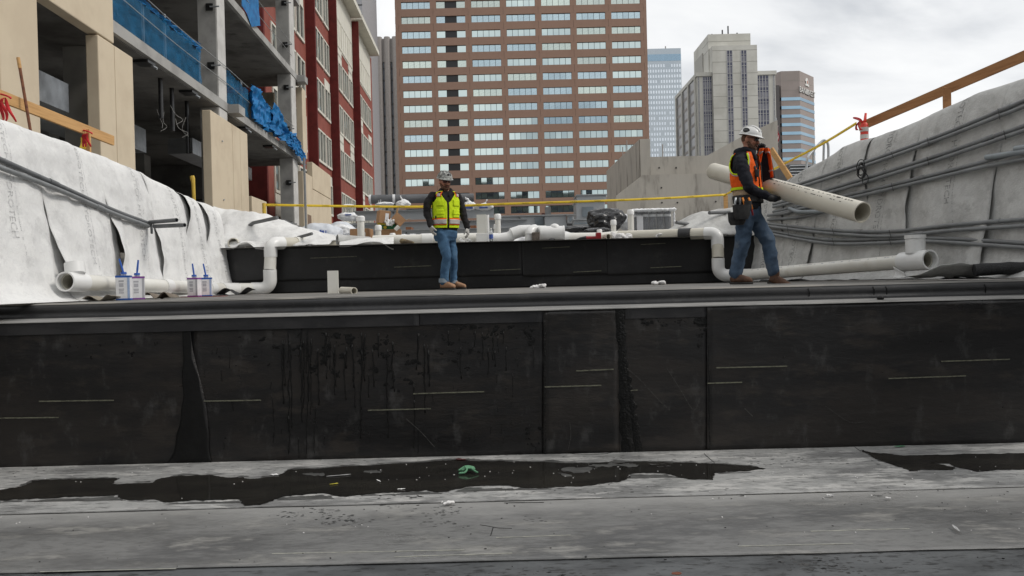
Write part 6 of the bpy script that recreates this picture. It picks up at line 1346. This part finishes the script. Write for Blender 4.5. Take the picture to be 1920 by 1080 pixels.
def boot(root, heel, toe_dir, ln, mat, pitch=0.0, shaft=.10, flip=0):
    d = Vector(toe_dir).normalized(); sdv = d.cross(UZ).normalized(); rotp = Matrix.Rotation(-pitch, 3, sdv) if pitch else Matrix.Identity(3)
    d2 = rotp @ d; u2 = rotp @ UZ; mb = MB(); secs = []
    for t, w_, h in ((0, .030, .040), (.08, .037, .05), (.25, .038, .052), (.45, .041, .050), (.65, .046, .042), (.82, .044, .034), (.94, .034, .027), (1.0, .02, .018)):
        secs.append((heel + d2 * ln * t + u2 * (h + .022), sdv * w_, u2 * h))
    mb.loft(secs, 20, 2.3); an = heel + d2 * ln * .2 + u2 * .06; mb.caps([an, an + u2 * .05 + UZ * shaft * .5, an + u2 * .05 + UZ * shaft], [.044, .046, .05], 12)
    bo = skin('boot', mb, mat, root, .009, 2, lambda co, n: .004 * nz(co.x * 20, co.y * 20, co.z * 26))
    so_ = MB(); so_.loft([(heel + d2 * ln * t + u2 * .012, sdv * w_, u2 * .013) for t, w_ in ((-.02, .026), (.05, .038), (.25, .039), (.42, .036), (.65, .049), (.85, .045), (1.0, .026), (1.02, .012))], 16, 4); so_.build('sole', m_sole, bo, smooth=50)
    return bo
def cloth_wr(a, b=1.0):
    return lambda co, n: a * (nz(co.x * 7, co.y * 7, co.z * 12 * b) + .7 * nz(co.x * 16, co.y * 16, co.z * 26 * b + 3))
def crease(a):
    def f(co, n):
        k = 1 - 2 * abs(nz(co.x * 6 + co.z * 3.5, co.y * 6, co.z * 8 - co.x * 5)); k2 = 1 - 2 * abs(nz(co.x * 11 - co.z * 7, co.y * 11, co.z * 13 + 5)); m = .5 + .5 * nz(co.x * 3, co.y * 3, co.z * 4 + 2)
        return a * (.8 * k * (.4 + m) + .5 * k2 * m + .5 * nz(co.x * 9, co.y * 9, co.z * 9)) - a * .5
    return f
def legs_body(bodymb, chains, k=.72):
    for pts, rad in chains: bodymb.caps(pts, [r_ * k for r_ in rad], 12)

# ---------------- worker in the yellow vest
YP = 12.2
def C1(zx, zy, dy=0.0):
    p = at(760 + zx / 4.156, 300 + zy / 4.156, YP); return Vector((p.x, YP + dy, p.z + .014))
root1 = empty('person', C1(330, 1020), 'worker in lime vest, blue jeans and grey camouflage hard hat standing by the low wall', 'person')
ang = R(25); f1 = Vector((math.sin(ang), -math.cos(ang), 0)); l1 = Vector((math.cos(ang), math.sin(ang), 0))
S1 = [(250, 318, .078, .075), (262, 315, .142, .094), (280, 313, .184, .114), (320, 313, .194, .128), (400, 315, .186, .132), (470, 315, .184, .132), (535, 315, .182, .130), (562, 315, .176, .126)]
sec1 = [(C1(zx, zy).z, C1(zx, zy), a, b) for zy, zx, a, b in S1]
larm = ([C1(218, 290, -.075), C1(180, 345, -.10), C1(172, 418, -.10), C1(190, 470, -.13), C1(206, 520, -.16)], [.064, .062, .058, .052, .045])
rarm = ([C1(405, 290, .075), C1(432, 350, .10), C1(448, 425, .10), C1(466, 480, .07), C1(481, 530, .04)], [.064, .060, .056, .050, .044])
ll = ([C1(285, 590, -.07), C1(308, 680, -.10), C1(328, 765, -.12), C1(316, 860, -.10), C1(305, 950, -.09)], [.092, .082, .072, .068, .068])
rl = ([C1(345, 590, .05), C1(362, 690, .05), C1(377, 780, .03), C1(374, 870, .06), C1(372, 955, .07)], [.090, .077, .064, .058, .057])
body = MB(); body.loft([(c, l1 * a * .84, f1 * b * .84) for z, c, a, b in sec1], 24)
for pts, rad in (larm, rarm, ll, rl): body.caps(pts, [r_ * .7 for r_ in rad], 12)
for a_, b_ in ((ll[0][-1], C1(318, 985, -.10)), (rl[0][-1], C1(385, 990, .06))): body.caps([a_, Vector((a_.x, a_.y, DECK + .06)) + (Vector((.02, -.01, 0)))], [.036, .03], 10)
hd = C1(308, 178, -.04)
hd_f = Vector((.50, -.84, -.22)); head = head_parts(root1, body, hd, hd_f, (.05, -.1, 1), m_lensr, m_hatc, C1(316, 250, 0))
for wr_p, d_, th_ in ((larm[0][-1], (.22, -.08, -1), (.4, -.9, 0)), (rarm[0][-1], (.10, -.10, -1), (.1, -1, 0))): body.caps([wr_p, wr_p + Vector(d_).normalized() * .05], [.022, .016], 10)
skin('body', body, m_skin, root1, .0085, 2)
jk = MB(); jk.loft([(c, l1 * a, f1 * b) for z, c, a, b in sec1], 32); jk.caps(*larm); jk.caps(*rarm)
jk.caps([C1(280, 238, .02), C1(268, 262, .09), C1(320, 268, .13), C1(362, 258, .10), C1(350, 236, .03)], [.028, .045, .05, .045, .028]); jk.caps([C1(285, 245, -.05), C1(300, 290, -.13)], [.025, .018]); jk.caps([C1(352, 245, -.02), C1(345, 290, -.11)], [.025, .018])
skin('sweatshirt', jk, m_hood, root1, .010, 2, cloth_wr(.010))
jn = MB(); jn.loft([(C1(314, zy), l1 * a, f1 * b) for zy, a, b in ((540, .168, .12), (570, .176, .128), (610, .178, .132), (640, .15, .12))], 28); jn.caps(*ll); jn.caps(*rl)
jo = skin('jeans', jn, m_jean, root1, .010, 2, crease(.012))
MB().pipe([C1(303, 930, -.09), C1(303, 962, -.09)], [.074, .076], .06, 20).build('cuff', m_cuff, jo, smooth=50); MB().pipe([C1(372, 945, .07), C1(373, 968, .07)], [.062, .064], .05, 20).build('cuff', m_cuff, jo, smooth=50)
def under(an, d_, ln, z): d_ = Vector(d_).normalized(); return Vector((an.x, an.y, z)) - d_ * ln * .23
boot(root1, under(ll[0][-1], (.80, -.60, 0), .28, DECK + .004), (.80, -.60, 0), .28, m_boot1, 0, .05); boot(root1, under(rl[0][-1], (.90, -.44, 0), .28, DECK + .004), (.90, -.44, 0), .28, m_boot1, 0, .05)
for wr_p, d_, n_, th_, cu in ((larm[0][-1], (.22, -.08, -1), (.9, .35, .1), (.35, -.9, .2), .42), (rarm[0][-1], (.10, -.10, -1), (-.8, -.3, 0), (-.2, -1, .1), .5)):
    g_ = MB(); hand(g_, wr_p + Vector(d_).normalized() * .01, d_, n_, th_, cu, 1.12, .06); g_.caps([wr_p - Vector(d_).normalized() * .005, wr_p + Vector(d_).normalized() * .025], [.035, .034], 12); skin('glove', g_, m_gwhite, root1, .0045, 1)
sh1 = Shell(sec1, f1, l1); zz1 = lambda zy: C1(315, zy).z
def keep1(th, z):
    t_ = (z - zz1(345)) / (zz1(252) - zz1(345)); vneck = abs(th + .05) < .06 + (.62 * max(0, t_)) 
    arm_ = min(((abs(th) - math.pi / 2) / .62) ** 2 + ((z - zz1(302)) / (zz1(262) - zz1(302))) ** 2, 9) < 1
    return not vneck and not arm_
vest1 = sh1.patch('vest', m_lime, root1, -math.pi, math.pi, zz1(540), zz1(254), .020, 220, 120, keep1, .006, .005)
sh1.patch('zipper', m_hood, vest1, -.115, .015, zz1(538), zz1(340), .014, 4, 30, None, .003)
nov = lambda th, z: abs(th + .05) > .075
sh1.patch('orange_band', m_orange, vest1, -math.pi, math.pi, zz1(519), zz1(466), .0275, 80, 6, nov, .004); sh1.patch('reflective_band', m_silver_t, vest1, -math.pi, math.pi, zz1(511), zz1(476), .0315, 80, 6, nov, .004)
for s in (-1, 1):
    sh1.patch('shoulder_trim', m_orange, vest1, s * .50 + .0, s * .98, zz1(300), zz1(261), .0275, 8, 10, None, .003); sh1.patch('shoulder_reflector', m_silver_t, vest1, s * .60, s * .88, zz1(298), zz1(276), .0315, 6, 6, None, .002); sh1.patch('shoulder_patch', m_hood, vest1, s * .60, s * .88, zz1(275), zz1(263), .0325, 6, 6)
    sh1.patch('chest_pocket', m_lime, vest1, s * .30 - .05, s * .95, zz1(372), zz1(325), .029, 8, 8, None, .004); sh1.patch('hip_pocket', m_lime, vest1, s * .28 - .05, s * 1.0, zz1(462), zz1(400), .029, 8, 8, None, .004); sh1.patch('pocket_flap', m_lime, vest1, s * .26 - .05, s * 1.02, zz1(438), zz1(425), .034, 8, 4, None, .002)
sh1.patch('pocket_clip', m_black, vest1, -1.12, -1.0, zz1(470), zz1(446), .036, 4, 4)
ho, hc, hf, hl, hu = head; st_ = MB(); st_.ell(hc + hf * .118 + hu * .062, (.022, .012, .02), frame_rot(hf, hl, hu), 12, 8); st_.build('hat_sticker', m_black, ho, smooth=True)

# ---------------- worker in the orange vest carrying the pipe
YQ = 9.7
def C2(zx, zy, dy=0.0):
    p = at(1300 + zx / 3.176, 210 + zy / 3.176, YQ); return Vector((p.x, YQ + dy, p.z - .006))
root2 = empty('person', C2(330, 1025), 'walking worker in orange vest, white hard hat and tool belt carrying the long pipe', 'person')
ang = R(40); f2 = Vector((math.cos(ang), -math.sin(ang), 0)); l2 = Vector((math.sin(ang), math.cos(ang), 0))    # l2 points to his left, away from the camera
S2 = [(228, 318, .078, .078), (245, 313, .135, .10), (270, 310, .180, .122), (320, 308, .200, .138), (400, 312, .195, .142), (470, 320, .188, .140), (530, 326, .186, .138), (580, 328, .184, .138)]
sec2 = [(C2(zx, zy).z, C2(zx, zy), a, b) for zy, zx, a, b in S2]
G = PA.lerp(PB, .53); pd = (PB - PA).normalized()
wrR = G + Vector((-.13, -.10, -.105))
narm = ([C2(268, 296, -.13), C2(272, 370, -.20), C2(300, 455, -.22), C2(360, 485, -.16), wrR], [.082, .076, .070, .060, .046])
elL = C2(430, 335, .28); wrL = C2(430, 226, .20)
farm = ([C2(352, 292, .13), C2(390, 335, .24), elL, C2(420, 285, .27), wrL], [.078, .070, .062, .056, .045])
ll2 = ([C2(302, 600, -.07), C2(290, 690, -.09), C2(280, 775, -.09), C2(264, 870, -.06), C2(248, 958, -.03)], [.105, .098, .088, .080, .076])
rl2 = ([C2(358, 600, .06), C2(402, 690, .02), C2(440, 765, -.03), C2(456, 860, -.04), C2(468, 945, -.05)], [.105, .098, .088, .080, .074])
body = MB(); body.loft([(c, l2 * a * .84, f2 * b * .84) for z, c, a, b in sec2], 24)
for pts, rad in (narm, farm, ll2, rl2): body.caps(pts, [r_ * .68 for r_ in rad], 12)
for a_, b_ in ((ll2[0][-1], C2(268, 1000, -.08)), (rl2[0][-1], C2(450, 985, -.03))): body.caps([a_, Vector((a_.x, a_.y, DECK + .06)) + (Vector((.02, -.01, 0)))], [.036, .03], 10)
hd2 = C2(333, 165, -.03)
head2 = head_parts(root2, body, hd2, (.84, -.54, -.24), (.0, 0, 1), m_lens, m_hatw, C2(318, 240, 0))
body.caps([wrR, wrR + Vector((.035, .045, -.008))], [.024, .018], 10); body.caps([wrL, wrL + UZ * .05], [.024, .018], 10)
skin('body', body, m_skin, root2, .0085, 2)
jk = MB(); jk.loft([(c, l2 * a, f2 * b) for z, c, a, b in sec2[:]], 32); jk.caps(*narm); jk.caps(*farm)
jk.caps([C2(345, 240, -.08), C2(300, 232, -.10), C2(262, 240, .0), C2(280, 240, .10), C2(330, 240, .12)], [.03, .045, .05, .045, .03]); jk.caps([C2(335, 245, -.10), C2(350, 285, -.12)], [.028, .02])
skin('hooded_sweatshirt', jk, m_navy_c, root2, .010, 2, cloth_wr(.012))
jn = MB(); jn.loft([(C2(328, zy), l2 * a, f2 * b) for zy, a, b in ((545, .172, .128), (580, .184, .138), (625, .186, .142), (655, .15, .12))], 28); jn.caps(*ll2); jn.caps(*rl2)
skin('jeans', jn, m_jean2, root2, .010, 2, crease(.014))
boot(root2, under(ll2[0][-1], (.70, -.71, 0), .28, DECK + .004), (.70, -.71, 0), .28, m_boot2, 0, .05); boot(root2, under(rl2[0][-1], (.93, -.36, 0), .30, DECK + .006), (.93, -.36, 0), .30, m_boot2, R(20), .05)
g_ = MB(); hand(g_, wrR, (.55, .75, -.12), (0, -.1, 1), (.8, -.5, .2), .75, 1.12); g_.caps([wrR - Vector((.05, .02, 0)), wrR + Vector((.02, .02, 0))], [.042, .038], 12); skin('glove', g_, m_gblack, root2, .0045, 1)
g_ = MB(); hand(g_, wrL, (.1, -.15, 1), (.1, -1, .1), (-1, -.1, 0), 1.35, 1.15, 0, .6); g_.caps([wrL - UZ * .05, wrL + UZ * .02], [.042, .038], 12); skin('glove', g_, m_gblack, root2, .0045, 1)
sh2 = Shell(sec2, f2, l2); zz2 = lambda zy: C2(315, zy).z
ARM = lambda th, z: ((abs(th) - math.pi / 2) / .74) ** 2 + ((z - zz2(300)) / (zz2(222) - zz2(300))) ** 2
def keep2(th, z):
    t_ = (z - zz2(370)) / (zz2(240) - zz2(370)); return not (abs(th) < .05 + .55 * max(0, t_)) and not ARM(th, z) < 1
vest2 = sh2.patch('vest', m_orange, root2, -math.pi, math.pi, zz2(468), zz2(246), .022, 220, 110, keep2, .006, .005)
nov2 = lambda th, z: abs(th) > .07
sh2.patch('lime_hem', m_lime, vest2, -math.pi, math.pi, zz2(468), zz2(452), .0305, 80, 4, nov2, .002); sh2.patch('reflective_band', m_silver_t, vest2, -math.pi, -2.2, zz2(452), zz2(444), .0305, 20, 3); sh2.patch('shirt_hem', m_tanhem, root2, -math.pi, math.pi, zz2(500), zz2(466), .014, 80, 6, None, .004)
for s in (-1, 1):
    for off_, r_, mt, nm in ((1.0, .013, m_lime, 'armhole_trim'), (.88, .009, m_silver_t, 'armhole_reflector')):
        pts = []
        for k in range(33):
            q = 2 * math.pi * k / 32; th = s * (math.pi / 2 + .74 * (2 - off_) * math.cos(q)); z = zz2(300) + (zz2(222) - zz2(300)) * (2 - off_) * math.sin(q)
            if z < zz2(250): pts.append((q, sh2.at(th, z, .03)))
        P_ = [p for q, p in pts if q > math.pi * .75] + [p for q, p in pts if q < math.pi * .25]
        if nm == 'armhole_trim' or True: MB().tube(P_, r_ * .6, 6).build(nm, mt, vest2, smooth=True)
for th0, z0, z1 in ((-.35, 330, 420), (.32, 300, 430)): sh2.patch('radio_strap', m_leather, vest2, th0 - .05, th0 + .08, zz2(z1), zz2(z0), .034, 4, 10)
rb_ = sh2.at(-.3, zz2(375), .05); MB().obox(rb_, l2 * .025, f2 * .02, UZ * .045).build('chest_radio', m_black, vest2, bevel=.006)
# tool belt
tb = sh2.patch('tool_belt', m_leather, root2, -math.pi, math.pi, zz2(540), zz2(500), .022, 80, 6, None, .003, .008)
pc = C2(235, 620, -.22)
for (zx, zy, w_, h_, dd, dy) in ((232, 640, .105, .075, .05, -.20), (250, 605, .10, .085, .055, -.26), (285, 570, .05, .06, .035, -.26)):
    c = C2(zx, zy, dy); mb = MB(); mb.loft([(c - UZ * h_, Vector((w_ * .72, 0, 0)), Vector((0, dd * .8, 0))), (c - UZ * h_ * .4, Vector((w_ * .95, 0, 0)), Vector((0, dd, 0))), (c + UZ * h_ * .6, Vector((w_, 0, 0)), Vector((0, dd, 0))), (c + UZ * h_, Vector((w_ * 1.02, 0, 0)), Vector((0, dd * 1.05, 0)))], 20, 3); mb.build('pouch', m_leather, tb, smooth=50)
for zx, zy, dx, col, nm in ((212, 545, -.01, m_steel, 'pliers'), (240, 545, .0, m_condd, 'cutter'), (262, 545, .015, M('orange tool grip', (.80, .25, .02), .5), 'grip'), (300, 545, .02, MATS['orange tool grip'], 'grip'), (306, 580, .015, m_redt, 'grip')):
    c = C2(zx, zy, -.27); MB().tube([c + UZ * .05 + Vector((-dx, 0, 0)), c, c - UZ * .09 + Vector((dx, 0, 0))], [.011, .012, .012], 8).build(nm, col, tb, smooth=True)
ho, hc, hf, hl, hu = head2; q_ = hf.cross(hu); sx = -1 if (q_.y > 0) else 1
stc = hc + q_ * sx * .104 + hu * .045 - hf * .03; mb = MB(); mb.ell(stc, (.012, .042, .03), frame_rot(hf, hl, hu), 16, 10); so2 = mb.build('hat_sticker', m_black, ho, smooth=True); mb = MB(); mb.ell(stc + q_ * sx * .006, (.008, .03, .012), frame_rot(hf, hl, hu), 12, 8); mb.build('sticker_mark', m_condd, so2, smooth=True)
# garment held up in his far fist
ga = empty('safety_garment', C2(440, 390, .1), 'orange and navy safety garment hanging from the raised black glove', 'garment')
def cloth(name, mat, top, bot, y0, y1, dy, fold, seed):
    mb = MB()
    def fn(u, v):
        zx = lerp(lerp(top[0], top[1], u), lerp(bot[0], bot[1], u), v ** .8); zy = lerp(y0, y1, v) + 10 * math.sin(u * 4 + seed) * v
        return C2(zx, zy, dy - fold * math.sin(u * 7 + seed + v * 2) * (.3 + v) - .05 * math.sin(math.pi * u))
    mb.grid(18, 24, fn); return mb.build(name, mat, ga, smooth=True, solid=.006)
cloth('navy_lining', m_navy_c, (410, 462), (415, 508), 200, 396, .12, .015, 1); a_ = cloth('orange_panel', m_orange, (408, 434), (384, 412), 208, 320, .09, .02, 2); b_ = cloth('orange_strip', m_orange, (446, 464), (466, 488), 212, 390, .08, .02, 3); cloth('orange_fold', m_orange, (428, 458), (440, 470), 210, 248, .065, .015, 4)
cloth('reflective_strip', m_silver_t, (434, 462), (440, 472), 232, 248, .055, .01, 4); cloth('reflective_strip', m_silver_t, (460, 484), (461, 486), 340, 354, .065, .012, 3); cloth('reflective_strip', m_silver_t, (404, 424), (402, 424), 228, 243, .07, .012, 2)
